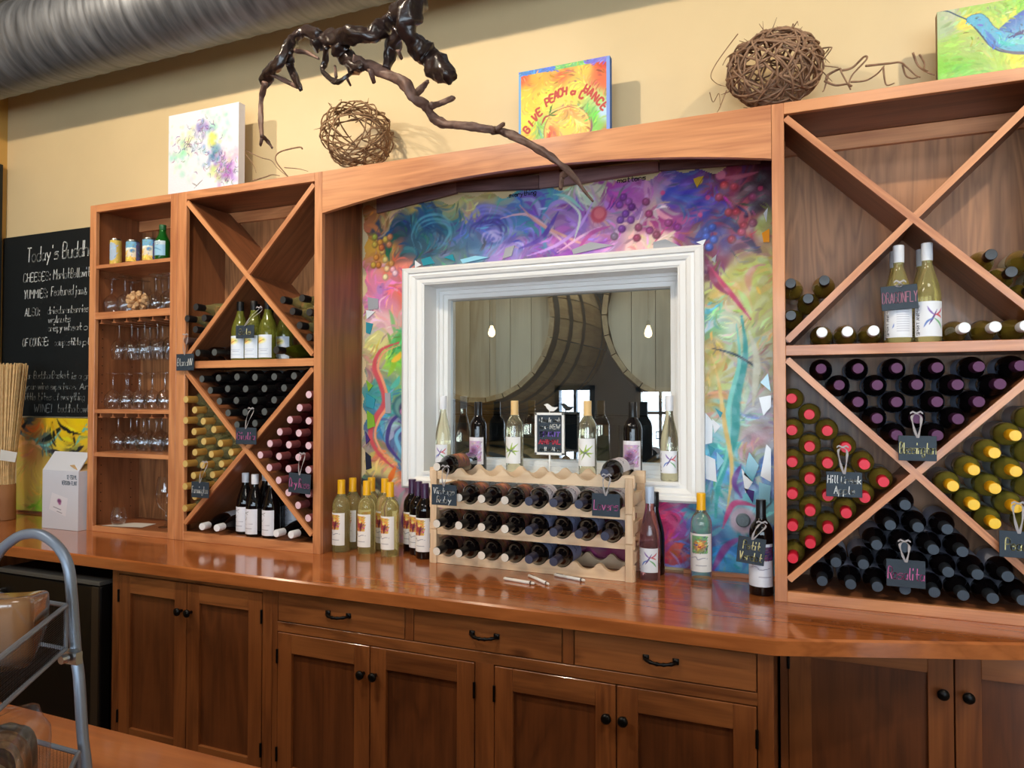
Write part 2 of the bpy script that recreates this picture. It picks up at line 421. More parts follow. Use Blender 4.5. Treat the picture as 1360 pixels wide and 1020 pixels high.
cr_ = sky_m.node_tree.nodes.new('ShaderNodeValToRGB'); cr_.color_ramp.elements[0].position = .36; cr_.color_ramp.elements[0].color = (0.40, 0.58, 0.70, 1); cr_.color_ramp.elements[1].position = .6; cr_.color_ramp.elements[1].color = (0.80, 0.92, 1.05, 1)
sky_m.node_tree.links.new(tc_.outputs['Object'], no_.inputs['Vector']); sky_m.node_tree.links.new(no_.outputs['Fac'], cr_.inputs['Fac']); sky_m.node_tree.links.new(cr_.outputs['Color'], b_.inputs['Emission Color'])
b_.inputs['Emission Strength'].default_value = DAYLIGHT
blue_p = plain('blue_grey_trim', (120, 140, 160), 0.4)
for i, (a, b, c, d) in enumerate(openings):
    fr = MB()
    fr.box(a, a + .07, FY - .1, FY + .03, c, d).box(b - .07, b, FY - .1, FY + .03, c, d).box(a, b, FY - .1, FY + .03, d - .07, d).box(a, b, FY - .1, FY + .03, c, c + (.07 if c > .5 else .35))
    nm = 'door_1' if c < .5 else 'window_%d' % (i + 2)
    o = struct(nm, fr, white_p if c > .5 else blue_p)
    nb = 2 if c < .5 else 3
    for k in range(1, nb):
        bar('muntin', o, white_p if c > .5 else blue_p, a + (b - a) * k / nb - .02, a + (b - a) * k / nb + .02, FY - .08, FY + .0, c + .05, d - .05)
    bar('muntin', o, white_p if c > .5 else blue_p, a + .05, b - .05, FY - .08, FY + .0, (c + d) / 2 - .02 + .2, (c + d) / 2 + .02 + .2)
    build('pane', MB().box(a + .03, b - .03, FY - .095, FY - .09, c + .03, d - .03), sky_m, o)
# dark picture rail / board panel on the left wall
P = onY(-40, 205, 0.28)
lb = build('wall_chalkboard', MB().box(LEFTX, LEFTX + 0.03, -1.6, 0.258, 0.912, 2.93), board_m)
tag(lb, 'tall plain black board on the side wall by the straw bundle', 'board')

# ------------------------------------------------------------------ window with its deep white frame
def mitred(parent, name, x0, x1, z0, z1, prof, mat, kz=1.0):
    """prof: (inset from the outer edge, y) around the rectangle; one mesh for each side"""
    c = lambda i, k: [(x0 + i, z0 + i * kz), (x1 - i, z0 + i * kz), (x1 - i, z1 - i * kz), (x0 + i, z1 - i * kz)][k]
    for k in range(4):
        k2 = (k + 1) % 4; m = MB(); vs = []; fs = []
        for i, y in prof:
            a = c(i, k); b2 = c(i, k2); vs += [(a[0], y, a[1]), (b2[0], y, b2[1])]
        for j in range(len(prof) - 1): fs.append((2 * j, 2 * j + 1, 2 * j + 3, 2 * j + 2))
        m.add(vs, fs); build(name, m, mat, parent, base=False)
win = thing('window_1', None, None, ((WX0 + WX1) / 2, WALL, WZ0)); win['kind'] = 'structure'
GY = 0.435
cas = [(0, WALL), (0, .262), (.012, .254), (.03, .258), (.034, .266), (.046, .264), (.062, .27), (.068, .277), (.088, .279), (.095, .284), (.0985, .285), (.0985, .42)]
mitred(win, 'casing', -1.654, -0.362, 1.168, 2.128, [(i, y) for i, y in cas], white_p, .0735 / .0985)
ins = [(.001, .395), (.012, .395), (.014, .405), (.03, .405), (.032, .412), (.05, .414), (.054, .43), (.058, .45)]
mitred(win, 'sash', WX0, WX1, WZ0, WZ1, ins, white_p)
bar('window_sill', win, white_p, WX0, WX1, .27, .40, WZ0 - .01, WZ0 + .0, bevel=0)
pane_m = clear_glass('window_glass', (0.74, 0.83, 0.87), 0.25, 0.8)
build('pane', MB().add([(WX0 + .05, GY, WZ0 + .04), (WX1 - .05, GY, WZ0 + .04), (WX1 - .05, GY, WZ1 - .05), (WX0 + .05, GY, WZ1 - .05)], [(0, 1, 2, 3)]), pane_m, win)

# ------------------------------------------------------------------ cellar seen through the window
cel_m = plain('cellar_wall', (70, 76, 80), 0.8, noise=0.1, nscale=4)
struct('wall_cellar_back', MB().box(-3.6, 1.2, 2.6, 2.7, 0, 3.1), cel_m)
struct('wall_cellar_left', MB().box(-3.7, -3.6, .44, 2.7, 0, 3.1), cel_m)
struct('wall_cellar_right', MB().box(1.2, 1.3, .44, 2.7, 0, 3.1), cel_m)
struct('floor_cellar', MB().box(-3.7, 1.3, .44, 2.7, -.06, 0), cel_m)
struct('ceiling_cellar', MB().box(-3.7, 1.3, .44, 2.7, 3.1, 3.2), cel_m)
hoop_m = plain('dull_hoop_steel', (120, 122, 122), 0.45, metal=0.9)
def barrel(cx, cz, y0, label):
    t = thing('wine_barrel', label, 'barrel', (cx, y0, cz - .48), 'oak barrels in the cellar')
    Ln = 1.0; R0, R1 = .42, .48
    rad = lambda s: R0 + (R1 - R0) * (1 - (2 * s - 1) ** 2)
    n = 26
    for k in range(n):
        a0, a1 = 2 * PI * k / n + .006, 2 * PI * (k + 1) / n - .006; m = MB(); vs = []; fs = []
        ss = [0, .12, .3, .5, .7, .88, 1]
        for s in ss:
            for rr in (rad(s), rad(s) - .025):
                for a in (a0, a1): vs.append((cx + rr * math.cos(a), y0 + s * Ln, cz + rr * math.sin(a)))
        for i in range(len(ss) - 1):
            p = 4 * i; q = p + 4
            fs += [(p, q, q + 1, p + 1), (p + 2, p + 3, q + 3, q + 2)]
        fs += [(0, 1, 3, 2)]
        m.add(vs, fs); build('stave', m, oak_y, t)
    for s0, wd in ((.0, .045), (.14, .04), (.3, .04), (.66, .04), (.82, .04), (.955, .045)):
        m = MB(); pr = [(rad(s0) + .004, s0 * Ln), (rad(s0 + wd) + .004, (s0 + wd) * Ln)]
        vs = []; fs = []; sg = 40
        for r, s in pr:
            for k in range(sg): vs.append((cx + r * math.cos(2 * PI * k / sg), y0 + s, cz + r * math.sin(2 * PI * k / sg)))
        for k in range(sg): fs.append((k, (k + 1) % sg, sg + (k + 1) % sg, sg + k))
        m.add(vs, fs); build('hoop', m, hoop_m, t, smooth=True)
    nb = 7; rh = R0 - .022; w = 2 * rh / nb
    for k in range(nb):
        xa, xb = -rh + k * w + .0015, -rh + (k + 1) * w - .0015; m = MB(); poly = []
        xs = np.linspace(xa, xb, 5); z = lambda x: math.sqrt(max(rh * rh - x * x, 0))
        poly = [(cx + x, cz - z(x)) for x in xs] + [(cx + x, cz + z(x)) for x in xs[::-1]]
        m.prism(poly, y0 + .035 + .001 * (k % 2), y0 + .06); build('head_board', m, oak, t)
BY = .85
pL = onY(632, 425, BY); pR = onY(902, 420, BY)
bxL, bxR = -1.57, -0.494; bz = 1.955
barrel(bxL, bz, BY, 'upper oak barrel behind the window glass, nearer the yellow-capped bottles')
barrel(bxR, bz, BY, 'upper oak barrel behind the window glass, nearer the large diamond rack')
barrel(bxL, bz - 1.10, BY, 'lower oak barrel in the dark cellar, beneath the barrel over the rack tag')
barrel(bxR, bz - 1.10, BY, 'lower oak barrel in the dark cellar, under the barrel nearer the large diamond rack')
for i, (z, lab) in enumerate(((bz - .50, 'steel cradle holding the upper barrels behind the window'), (bz - 1.60, 'steel cradle under the lower barrels behind the window'))):
    t = thing('barrel_cradle', lab, 'rack', ((bxL + bxR) / 2, BY + .4, z))
    for yy in (BY + .22, BY + .72):
        bar('rail', t, iron, bxL - .55, bxR + .55, yy - .02, yy + .02, z - .03, z + .01)
    for xx in (bxL - .53, (bxL + bxR) / 2, bxR + .53):
        for yy in (BY + .22, BY + .72):
            bar('post', t, iron, xx - .02, xx + .02, yy - .02, yy + .02, max(z - 1.06, 0), z - .03)

# ------------------------------------------------------------------ counter and base cabinets
CT = 0.91; CF = -0.385
ctx = [(LEFTX, WALL), (LEFTX, CF), (-0.095, CF), (0.98, 0.0), (0.98, WALL)]
mb = MB(); n = len(ctx)
prof = [(0.0, CT - .045), (0.0, CT - .006), (0.006, CT)]
cx_, cy_ = -1.5, 0.0
vs = []
for ins_, z in prof:
    for x, y in ctx:
        vs.append((x, y + (ins_ if y < .2 else 0), z))
fs = [tuple(range(n - 1, -1, -1))][:1]
fs = [tuple(range(n)[::-1])] if False else []
for j in range(len(prof) - 1):
    for k in range(n): fs.append((j * n + k, j * n + (k + 1) % n, (j + 1) * n + (k + 1) % n, (j + 1) * n + k))
fs.append(tuple(range((len(prof) - 1) * n, len(prof) * n))); fs.append(tuple(range(n - 1, -1, -1)))
mb.add(vs, fs)
o = build('countertop', mb, top_w, auto=30)
tag(o, 'long glossy varnished orange-brown wooden worktop under the wine racks', 'countertop')
bm = bmesh.new(); bm.from_mesh(o.data); bmesh.ops.recalc_face_normals(bm, faces=bm.faces); bm.to_mesh(o.data); bm.free()

FYC = -0.36
def door(parent, x0, x1, z0, z1, y, hinge, knob, mats=None, stile=.062, rail=.07):
    fx, fz, fp = mats or (cab_x, cab_z, cab_p)
    d = build('door', MB().box(x0, x0 + stile, y - .02, y, z0, z1).box(x1 - stile, x1, y - .02, y, z0, z1), fz, parent, bevel=.0012)
    bar('rail', d, fx, x0 + stile, x1 - stile, y - .02, y, z1 - rail, z1); bar('rail', d, fx, x0 + stile, x1 - stile, y - .02, y, z0, z0 + rail)
    bar('panel', d, fp, x0 + stile - .004, x1 - stile + .004, y - .008, y, z0 + rail - .004, z1 - rail + .004, bevel=0)
    if knob:
        kx, kz = knob; m = MB(); pr = [(0, 0), (.006, 0), (.006, .012), (.010, .016), (.0155, .022), (.015, .028), (.008, .032), (0, .033)]
        for r, s in []: pass
        seg = 16; vs = []; fs = []
        for r, s in pr:
            for k in range(seg): vs.append((kx + r * math.cos(2 * PI * k / seg), y - .02 - s, kz + r * math.sin(2 * PI * k / seg)))
        for i in range(len(pr) - 1):
            for k in range(seg): fs.append((i * seg + k, i * seg + (k + 1) % seg, (i + 1) * seg + (k + 1) % seg, (i + 1) * seg + k))
        m.add(vs, fs); build('knob', m, iron, d, smooth=True)
    hx = x0 - .001 if hinge == 'l' else x1 + .001
    for hz in (z1 - .085, z0 + .11):
        build('hinge', MB().tube([(hx, y - .022, hz - .025), (hx, y - .022, hz + .025)], .0045, 8), iron, d)
    return d
def drawer(parent, x0, x1, z0, z1, y):
    d = bar('drawer', parent, cab_x, x0, x1, y - .02, y, z0, z1, bevel=.002)
    cx, cz = (x0 + x1) / 2, (z0 + z1) / 2; y1 = y - .02
    m = MB()
    for s in (-1, 1): m.box(cx + s * .043 - .009, cx + s * .043 + .009, y1 - .005, y1, cz - .006, cz + .010)
    pts = [(cx - .045 + .09 * t, y1 - .006 - .022 * math.sin(PI * t) ** .5, cz - .004 * math.sin(PI * t)) for t in np.linspace(0, 1, 15)]
    m.tube(pts, [.0055 + .0012 * math.cos(i * 2.1) for i in range(15)], 8)
    build('handle', m, iron, d, smooth=True)
    return d
# cabinet under the glass shelves
t = thing('base_cabinet', 'two-door wooden base cabinet between the black fridge and the drawers', 'cabinet', (-2.23, -.05, 0))
bar('body', t, cab_p, -2.64, -1.818, FYC + .022, WALL - .02, .1, CT - .05); bar('toe_kick', t, dark_m, -2.62, -1.83, FYC + .08, FYC + .1, 0, .1)
for a, b in ((-2.64, -2.602), (-1.862, -1.818)): bar('stile', t, cab_z, a, b, FYC, FYC + .021, .1, CT - .046)
bar('rail', t, cab_x, -2.602, -1.862, FYC, FYC + .021, .845, CT - .046); bar('rail', t, cab_x, -2.602, -1.862, FYC, FYC + .021, .1, .16)
door(t, -2.599, -2.234, .163, .842, FYC + .018, 'l', (-2.257, .735)); door(t, -2.230, -1.865, .163, .842, FYC + .018, 'r', (-2.207, .735))
# long middle cabinet: three drawers above two pairs of doors
t = thing('base_cabinet', 'wide base cabinet with three drawers above four panelled doors', 'cabinet', (-.95, -.05, 0))
bar('body', t, cab_p, -1.816, -.105, FYC + .022, WALL - .02, .1, CT - .05); bar('toe_kick', t, dark_m, -1.8, -.12, FYC + .08, FYC + .1, 0, .1)
for a, b in ((-1.816, -1.793), (-.140, -.098)): bar('stile', t, cab_z, a, b, FYC, FYC + .021, .1, CT - .046)
for a, b in ((-1.257, -1.226), (-.703, -.668)): bar('stile', t, cab_z, a, b, FYC, FYC + .021, .75, .86)
bar('stile', t, cab_z, -.998, -.932, FYC, FYC + .021, .1, .715)
bar('rail', t, cab_x, -1.793, -.14, FYC, FYC + .021, .858, CT - .046); bar('rail', t, cab_x, -1.793, -.14, FYC, FYC + .021, .713, .748); bar('rail', t, cab_x, -1.793, -.14, FYC, FYC + .021, .1, .16)
for a, b in ((-1.79, -1.26), (-1.223, -.706), (-.665, -.143)): drawer(t, a, b, .751, .855, FYC + .019)
for a, b, h, k in ((-1.790, -1.397, 'l', -1.42), (-1.393, -1.001, 'r', -1.37), (-.929, -.538, 'l', -.561), (-.534, -.143, 'r', -.511)):
    door(t, a, b, .163, .710, FYC + .018, h, (k, .617))
bar('end_panel', t, cab_z, -.105, -.098, FYC + .021, WALL - .05, .1, CT - .046, bevel=0)
# cabinet under the large rack
t = thing('base_cabinet', 'set-back base cabinet with two doors under the large diamond rack', 'cabinet', (.4, .05, 0))
y = -.14
bar('body', t, cab_p, -.09, .95, y + .022, WALL - .02, .1, CT - .05); bar('toe_kick', t, dark_m, -.08, .94, y + .08, y + .1, 0, .1)
bar('stile', t, cab_z, -.09, -.068, y, y + .021, .1, CT - .046); bar('stile', t, cab_z, .79, .95, y, y + .021, .1, CT - .046)
bar('rail', t, cab_x, -.068, .79, y, y + .021, .845, CT - .046); bar('rail', t, cab_x, -.068, .79, y, y + .021, .1, .16)
dm = (cab_x, cab_z, cab_p)
door(t, -.066, .358, .163, .862, y + .018, 'l', (.330, .745), dm); door(t, .362, .788, .163, .862, y + .018, 'r', (.390, .745), dm)
# small black fridge
fx0, fx1 = -3.36, -2.70
t = thing('mini_fridge', 'black undercounter fridge beside the two-door base cabinet', 'fridge', ((fx0 + fx1) / 2, -.05, 0))
bar('body', t, black_m, fx0, fx1, -.31, .22, .03, .80, bevel=.006); bar('door', t, black_m, fx0, fx1 - .0, -.37, -.315, .05, .785, bevel=.008)
bar('top_trim', t, plain('grey_trim', (92, 92, 90), .4), fx0, fx1, -.372, -.31, .786, .802); bar('edge_trim', t, plain('dark_bronze_trim', (60, 50, 40), .4), fx1 - .045, fx1 - .004, -.374, -.365, .06, .78)
for sx in (fx0 + .03, fx1 - .07): bar('foot', t, black_m, sx, sx + .04, -.3, -.26, 0, .03)
bar('handle', t, steel, fx0 + .05, fx0 + .07, -.395, -.37, .55, .72)
t = build('support_panel', MB().box(-3.60, -3.58, -.33, .28, 0, CT - .045), cab_z); tag(t, 'plain wooden support panel under the worktop on the far side of the fridge', 'panel')

# ------------------------------------------------------------------ chalkboard on the back wall
cz0, cz1 = onY(60, 553, .28)[2], onY(60, 309, .28)[2]
t = thing('menu_chalkboard', 'black chalkboard menu with handwritten cheese list beside the glass shelves', 'chalkboard', (-3.85, .29, cz0))
bar('board', t, board_m, LEFTX + .002, -3.31, .282, .298, cz0, cz1)
Yt = .2808
def wl(text, x0, y0, x1, hpx, cont=''):
    """chalk line: starts at pixel x0, baseline y0, and runs to pixel x1 with capitals hpx tall"""
    A = onY(x0, y0, Yt); B = onY(x1, y0, Yt); H = onY(x0, y0 - hpx, Yt)
    return (text, (A[0], Yt, A[2]), (1, 0, 0), (0, 0, 1), B[0] - A[0], H[2] - A[2])
lettering(t, [wl("Today's", 36, 348, 77, 18)], chalk, w=.0068)
lettering(t, [wl("Buddha", 83, 343, 124, 20)], chalk, w=.0068)
L2 = [wl('CHEESES:', 31, 375, 67, 11), wl('Merlot', 71, 371, 92, 13), wl('Bellavit', 94, 369, 119, 12),
      wl('YUMMIES:', 32, 397, 63, 11), wl('Featured', 68, 393, 97, 12), wl('jam', 99, 391, 110, 11), wl('&', 112, 391, 115, 9),
      wl('ALSO:', 33, 420, 53, 10), wl('dried', 63, 417, 80, 9), wl('cranberries', 81, 416, 117, 9), wl('walnuts', 64, 429, 93, 9),
      wl('crispy', 64, 440, 82, 9), wl('wheat', 85, 439, 108, 9), wl('c', 111, 438, 116, 9),
      wl('OF COURSE:', 30, 460, 64, 10), wl('compostible', 72, 459, 107, 9), wl('pl', 110, 458, 118, 9)]
lettering(t, L2, chalk, w=.0042)
L3 = [wl('our Buddha Basket', 32, 503, 91, 9), wl('is a gr', 95, 503, 119, 8), wl('your wine', 34, 517, 64, 8), wl('experience.', 67, 517, 101, 8), wl('Ar', 106, 517, 118, 8),
      wl('little', 31, 531, 47, 9), wl('bites of', 51, 531, 78, 9), wl('everything', 80, 531, 112, 9), wl('WINE!', 45, 547, 69, 10), wl('buddha bowl', 77, 547, 117, 10)]
lettering(t, L3, chalk_dim, w=.004)
# ------------------------------------------------------------------ the hutches
ZB, ZT = CT, 2.510
HB = 0.282                                   # front face of the back panels
def diag(parent, xa, za, xb, zb, y0=.006, y1=HB, proud=.0):
    L = math.hypot(xb - xa, zb - za); an = math.atan2(zb - za, xb - xa)
    mid = np.array([(xa + xb) / 2, 0, (za + zb) / 2])
    d = None
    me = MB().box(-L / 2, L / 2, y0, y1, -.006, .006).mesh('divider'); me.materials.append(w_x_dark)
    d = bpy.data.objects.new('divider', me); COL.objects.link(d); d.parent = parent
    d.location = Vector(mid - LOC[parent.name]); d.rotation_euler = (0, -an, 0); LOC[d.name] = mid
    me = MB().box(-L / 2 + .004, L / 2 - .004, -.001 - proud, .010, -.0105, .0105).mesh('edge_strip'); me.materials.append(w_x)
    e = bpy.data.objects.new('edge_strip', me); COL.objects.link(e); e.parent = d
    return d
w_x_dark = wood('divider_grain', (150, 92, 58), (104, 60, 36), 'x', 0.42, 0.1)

# ---- narrow unit with stemware shelves
AX0, AX1 = -3.281, -2.701
t = hutchA = thing('shelf_unit', 'narrow open cherry shelf unit holding wine glasses and drink cans', 'shelf unit', ((AX0 + AX1) / 2, .15, ZB))
bar('stile', t, w_z, AX0, AX0 + .042, 0, .02, ZB, ZT); bar('stile', t, w_z, AX1 - .042, AX1, 0, .02, ZB, ZT)
bar('rail', t, w_x, AX0 + .042, AX1 - .042, 0, .02, ZT - .036, ZT); bar('rail', t, w_x, AX0 + .042, AX1 - .042, 0, .02, 1.944, 1.978); bar('rail', t, w_x, AX0 + .042, AX1 - .042, 0, .02, ZB, .936)
bar('side_panel', t, ply_side, AX0, AX0 + .019, .02, HB, ZB, ZT); bar('side_panel', t, ply_side, AX1 - .019, AX1, .02, HB, ZB, ZT)
bar('back_panel', t, ply_z, AX0, AX1, HB, HB + .008, ZB, ZT, bevel=0)
bar('top_board', t, w_x_dark, AX0 + .019, AX1 - .019, .02, HB, ZT - .02, ZT - .001); bar('bottom_board', t, w_x_dark, AX0 + .019, AX1 - .019, .02, HB, ZB + .002, .934)
bar('cleat', t, w_x, AX0 + .02, AX1 - .02, HB - .02, HB, ZT - .075, ZT - .021)
SH = {1: 2.213, 2: 1.978, 3: 1.504, 4: 1.294}
bar('shelf', t, w_x, AX0 + .02, AX1 - .02, .004, HB, SH[1] - .018, SH[1]); bar('shelf', t, w_x_dark, AX0 + .02, AX1 - .02, .02, HB, SH[2] - .03, SH[2] - .001)
bar('shelf', t, w_x, AX0 + .02, AX1 - .02, .004, HB, SH[3] - .019, SH[3]); bar('shelf', t, w_x, AX0 + .02, AX1 - .02, .004, HB, SH[4] - .020, SH[4])
for zz in (1.944 - .012, SH[3] - .032):
    for k in range(6):
        xx = AX0 + .075 + k * .086
        bar('stemware_rail', t, w_y, xx - .004, xx + .004, .01, HB - .01, zz - .004, zz + .012, bevel=0); bar('stemware_rail', t, w_y, xx - .014, xx + .014, .01, HB - .01, zz - .008, zz - .004, bevel=0)
# shelf-pin holes
m = MB()
for zz in np.arange(1.0, 1.92, .045):
    for yy in (.06, .23):
        m.tube([(AX0 + .0185, yy, zz), (AX0 + .0195, yy, zz)], .003, 6)
build('pin_hole', m, dark_m, t)

def x_unit(name, label, x0, x1, lx, rx, zbot):
    """diamond rack: stiles lx, rx wide; two X compartments"""
    t = thing(name, label, 'wine rack', ((x0 + x1) / 2, .15, ZB))
    i0, i1 = x0 + lx, x1 - rx
    bar('stile', t, w_z, x0, i0, 0, .02, ZB, ZT); bar('stile', t, w_z, i1, x1, 0, .02, ZB, ZT)
    bar('rail', t, w_x, i0, i1, 0, .02, ZT - .037, ZT); bar('rail', t, w_x, i0, i1, 0, .02, ZB, zbot); bar('rail', t, w_x, i0, i1, 0, .02, 1.694, 1.727)
    bar('side_panel', t, ply_side, x0, x0 + .012, .02, HB, ZB, ZT); bar('side_panel', t, ply_side, x1 - .012, x1, .02, HB, ZB, ZT)
    bar('back_panel', t, ply_z, x0, x1, HB, HB + .008, ZB, ZT, bevel=0)
    bar('top_board', t, w_x_dark, x0 + .012, x1 - .012, .02, HB, ZT - .036, ZT - .001); bar('bottom_board', t, w_x_dark, x0 + .012, x1 - .012, .02, HB, ZB + .002, zbot - .004)
    bar('shelf', t, w_x_dark, x0 + .012, x1 - .012, .02, HB, 1.698, 1.726)
    bar('cleat', t, w_x, x0 + .013, x1 - .013, HB - .018, HB, ZT - .09, ZT - .037)
    a, b = i0 + .002, i1 - .002
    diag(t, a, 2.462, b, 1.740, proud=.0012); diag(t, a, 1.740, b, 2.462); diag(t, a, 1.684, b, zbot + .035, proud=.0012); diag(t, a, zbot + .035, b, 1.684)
    return t
BX0, BX1 = -2.699, -1.883
hutchB = x_unit('diamond_wine_rack', 'smaller cherry diamond wine rack between the glass shelves and the arch', BX0, BX1, .055, .039, .950)
CX0, CX1 = -0.110, 0.692
hutchC = x_unit('diamond_wine_rack', 'larger cherry diamond wine rack with the dragonfly tag', CX0, CX1, .038, .040, .944)

# ---- arched valance between the racks
t = thing('arched_valance', 'arched cherry valance spanning the mural above the window', 'valance', (-1.0, .1, 2.33))
xs = np.linspace(BX1 + .001, CX0 - .001, 41); A_ = (xs[0] + xs[-1]) / 2; hw = (xs[-1] - xs[0]) / 2
poly = [(x, 2.334 + .078 * (1 - ((x - A_) / hw) ** 2)) for x in xs] + [(xs[-1], ZT), (xs[0], ZT)]
mb = MB(); vs = []; fs = []; n = len(xs)
for y in (0, .022):
    for (x, z) in poly[:n]: vs += [(x, y, z), (x, y, ZT)]
for k in range(n - 1):
    a = 2 * k; fs += [(a, a + 2, a + 3, a + 1), (2 * n + a + 1, 2 * n + a + 3, 2 * n + a + 2, 2 * n + a), (a, 2 * n + a, 2 * n + a + 2, a + 2), (a + 1, a + 3, 2 * n + a + 3, 2 * n + a + 1)]
mb.add(vs, fs); build('arch_board', mb, w_x, t)
bar('top_board', t, w_x_dark, xs[0], xs[-1], .022, WALL - .005, ZT - .03, ZT - .008)

# ------------------------------------------------------------------ mural around the window
MX0, MX1, MZ0, MZ1 = -1.878, -0.114, CT + .012, 2.47
RES = .0042
cw, chh = int((MX1 - MX0) / RES) + 1, int((MZ1 - MZ0) / RES) + 1
YM = .2885
def mp(px, py):
    p = onY(px, py, YM); return ((p[0] - MX0) / RES, (MZ1 - p[2]) / RES)
PX = RES and 1.0
M = """495 290 190 120 70;520 277 215 190 120;560 264 228 200 105;600 258 205 195 130;640 260 200 180 120;672 256 90 170 180;490 312 225 110 80;512 302 60 70 100;540 298 38 66 108;572 300 40 90 135;600 298 60 130 150;560 330 60 100 120;604 336 90 120 130;580 318 70 130 150
640 290 110 112 205;652 318 130 130 215;668 336 155 130 200;690 300 70 140 190;630 325 90 130 170;700 280 125 80 185;722 302 110 70 175;742 322 165 90 180;720 262 80 160 190;762 292 150 110 195;770 262 190 210 190;792 290 205 150 175;800 250 190 200 160;780 310 160 110 190
830 262 170 70 170;850 292 228 195 180;872 272 218 172 170;882 300 185 60 135;900 252 60 70 175;922 272 60 60 165;902 312 135 40 145;950 242 125 40 92;982 242 165 60 85;1006 242 60 20 42;962 290 150 50 92;992 282 195 70 92;1002 312 155 92 112;942 312 52 62 145;1016 302 190 200 110;872 328 232 202 180;772 332 172 90 182;742 346 100 60 152;920 240 90 50 150;1015 262 70 40 60
500 330 242 182 70;520 342 236 110 70;532 372 240 140 120;502 372 222 130 165;512 402 214 130 195;540 392 242 110 60;512 432 238 195 192;500 452 222 215 140;532 422 238 160 150;520 472 195 212 90;532 492 130 212 80;532 520 120 182 110;500 492 205 140 130;495 520 70 150 150;500 560 60 122 152;520 560 172 202 212;542 540 80 130 142;516 600 220 120 90;532 622 222 110 75;545 600 90 152 182;536 580 90 80 142;500 626 236 216 120;490 642 60 60 72;536 652 222 160 192;545 682 222 190 202;512 652 242 220 190;540 460 90 190 110
945 350 132 60 92;962 360 205 205 110;1000 362 200 212 110;1010 402 206 216 122;962 392 222 190 100;950 412 90 190 205;962 432 120 192 132;986 402 226 202 132;976 432 202 216 190;1010 442 192 212 132;945 472 205 170 90;962 492 192 192 110;986 482 192 206 182;1010 492 192 182 152;942 522 202 170 100;972 542 80 172 162;990 532 192 196 202;1010 542 192 190 212;946 572 190 220 230;966 592 70 172 172;986 592 182 182 120;1000 582 212 150 170;1015 602 200 210 230;952 622 90 172 222;962 652 60 162 162;982 642 110 100 172;1010 622 60 100 192;1010 662 120 202 222;946 692 60 160 192;966 682 130 172 192;992 692 140 172 182;976 722 60 130 202;1000 742 60 172 222;952 742 50 162 217;1020 712 60 80 162
890 690 192 50 112;902 722 222 80 62;922 702 142 60 152;882 742 172 40 82;932 732 90 110 182;860 700 200 60 100;780 720 150 60 90;700 700 120 66 92;620 690 120 70 92;570 670 170 130 150"""
ctl = []
for row in M.replace('\n', ';').split(';'):
    a = [float(v) for v in row.split()]
    ctl.append((*mp(a[0], a[1]), a[2:]))
cv = Canvas(cw, chh)
cv.fields(ctl, warp=9, seed=4, power=3.6)
cv.flecks(2200, ln=22, wd=2.6, jit=.07, seed=5, alpha=.5, curl=.035)
cv.flecks(2600, ln=13, wd=1.1, jit=.12, seed=6, alpha=.55, curl=.05)
def ml(pts, wd, c, alpha=.9, **k): cv.line([mp(*p) for p in pts], wd, c, alpha, **k)
def md(px, py, r, c, alpha=.95, soft=.25): x, y = mp(px, py); cv.dab(x, y, r, c, alpha, soft)
# sinuous ribbons on the narrow strips
ml([(529, 455), (506, 465), (497, 487), (506, 510), (511, 534), (498, 556), (492, 578), (503, 602), (527, 624)], 4.5, (214, 84, 92), .95)
ml([(531, 458), (510, 468), (502, 487), (510, 510), (515, 536), (503, 558), (498, 578), (508, 600), (530, 620)], 2.2, (244, 160, 120), .9)
ml([(540, 545), (520, 560), (515, 590), (535, 615)], 3.0, (70, 60, 130), .85)
ml([(545, 560), (526, 580), (540, 612)], 3.0, (120, 190, 220), .85)
ml([(545, 430), (541, 470), (540, 520)], 3.5, (60, 160, 120), .8)
ml([(525, 620), (515, 642)], 4, (240, 120, 50), .9)
ml([(545, 660), (535, 690), (545, 720)], 2.5, (120, 60, 140), .8)
for a, b, c in (((524, 470), (515, 500), (150, 200, 60)), ((532, 468), (520, 480), (250, 200, 60)), ((530, 500), (519, 515), (90, 190, 170))): ml([a, ((a[0] + b[0]) / 2 + 3, (a[1] + b[1]) / 2), b], 4, c, .8)
md(536, 540, 15, (40, 90, 110)); md(536, 540, 12.5, (110, 160, 150)); md(538, 543, 9, (70, 70, 100)); md(535, 546, 4, (200, 120, 170))
ml([(985, 420), (990, 470), (978, 530), (975, 580), (955, 640), (950, 690)], 4.5, (50, 160, 160), .9)
ml([(978, 430), (982, 480), (968, 540), (966, 600), (948, 650)], 2.6, (120, 210, 200), .85)
ml([(945, 470), (955, 510), (962, 560), (972, 620), (965, 680)], 2.4, (220, 190, 110), .85)
ml([(940, 350), (955, 370), (975, 395), (998, 425)], 2.6, (200, 70, 110), .9)
ml([(938, 345), (950, 375), (968, 392)], 3.2, (150, 50, 90), .8)
ml([(945, 462), (975, 470), (1000, 485), (1010, 500)], 1.4, (40, 60, 70), .9)
ml([(995, 440), (1005, 480), (1000, 540)], 4, (215, 220, 200), .7)
md(987, 691, 13, (190, 170, 190)); ml([(960, 700), (975, 668), (1005, 672)], 3, (190, 70, 130), .85)
ml([(945, 760), (965, 725), (990, 712)], 4, (150, 60, 150), .7); ml([(985, 660), (975, 640), (985, 615)], 3, (110, 60, 150), .8)
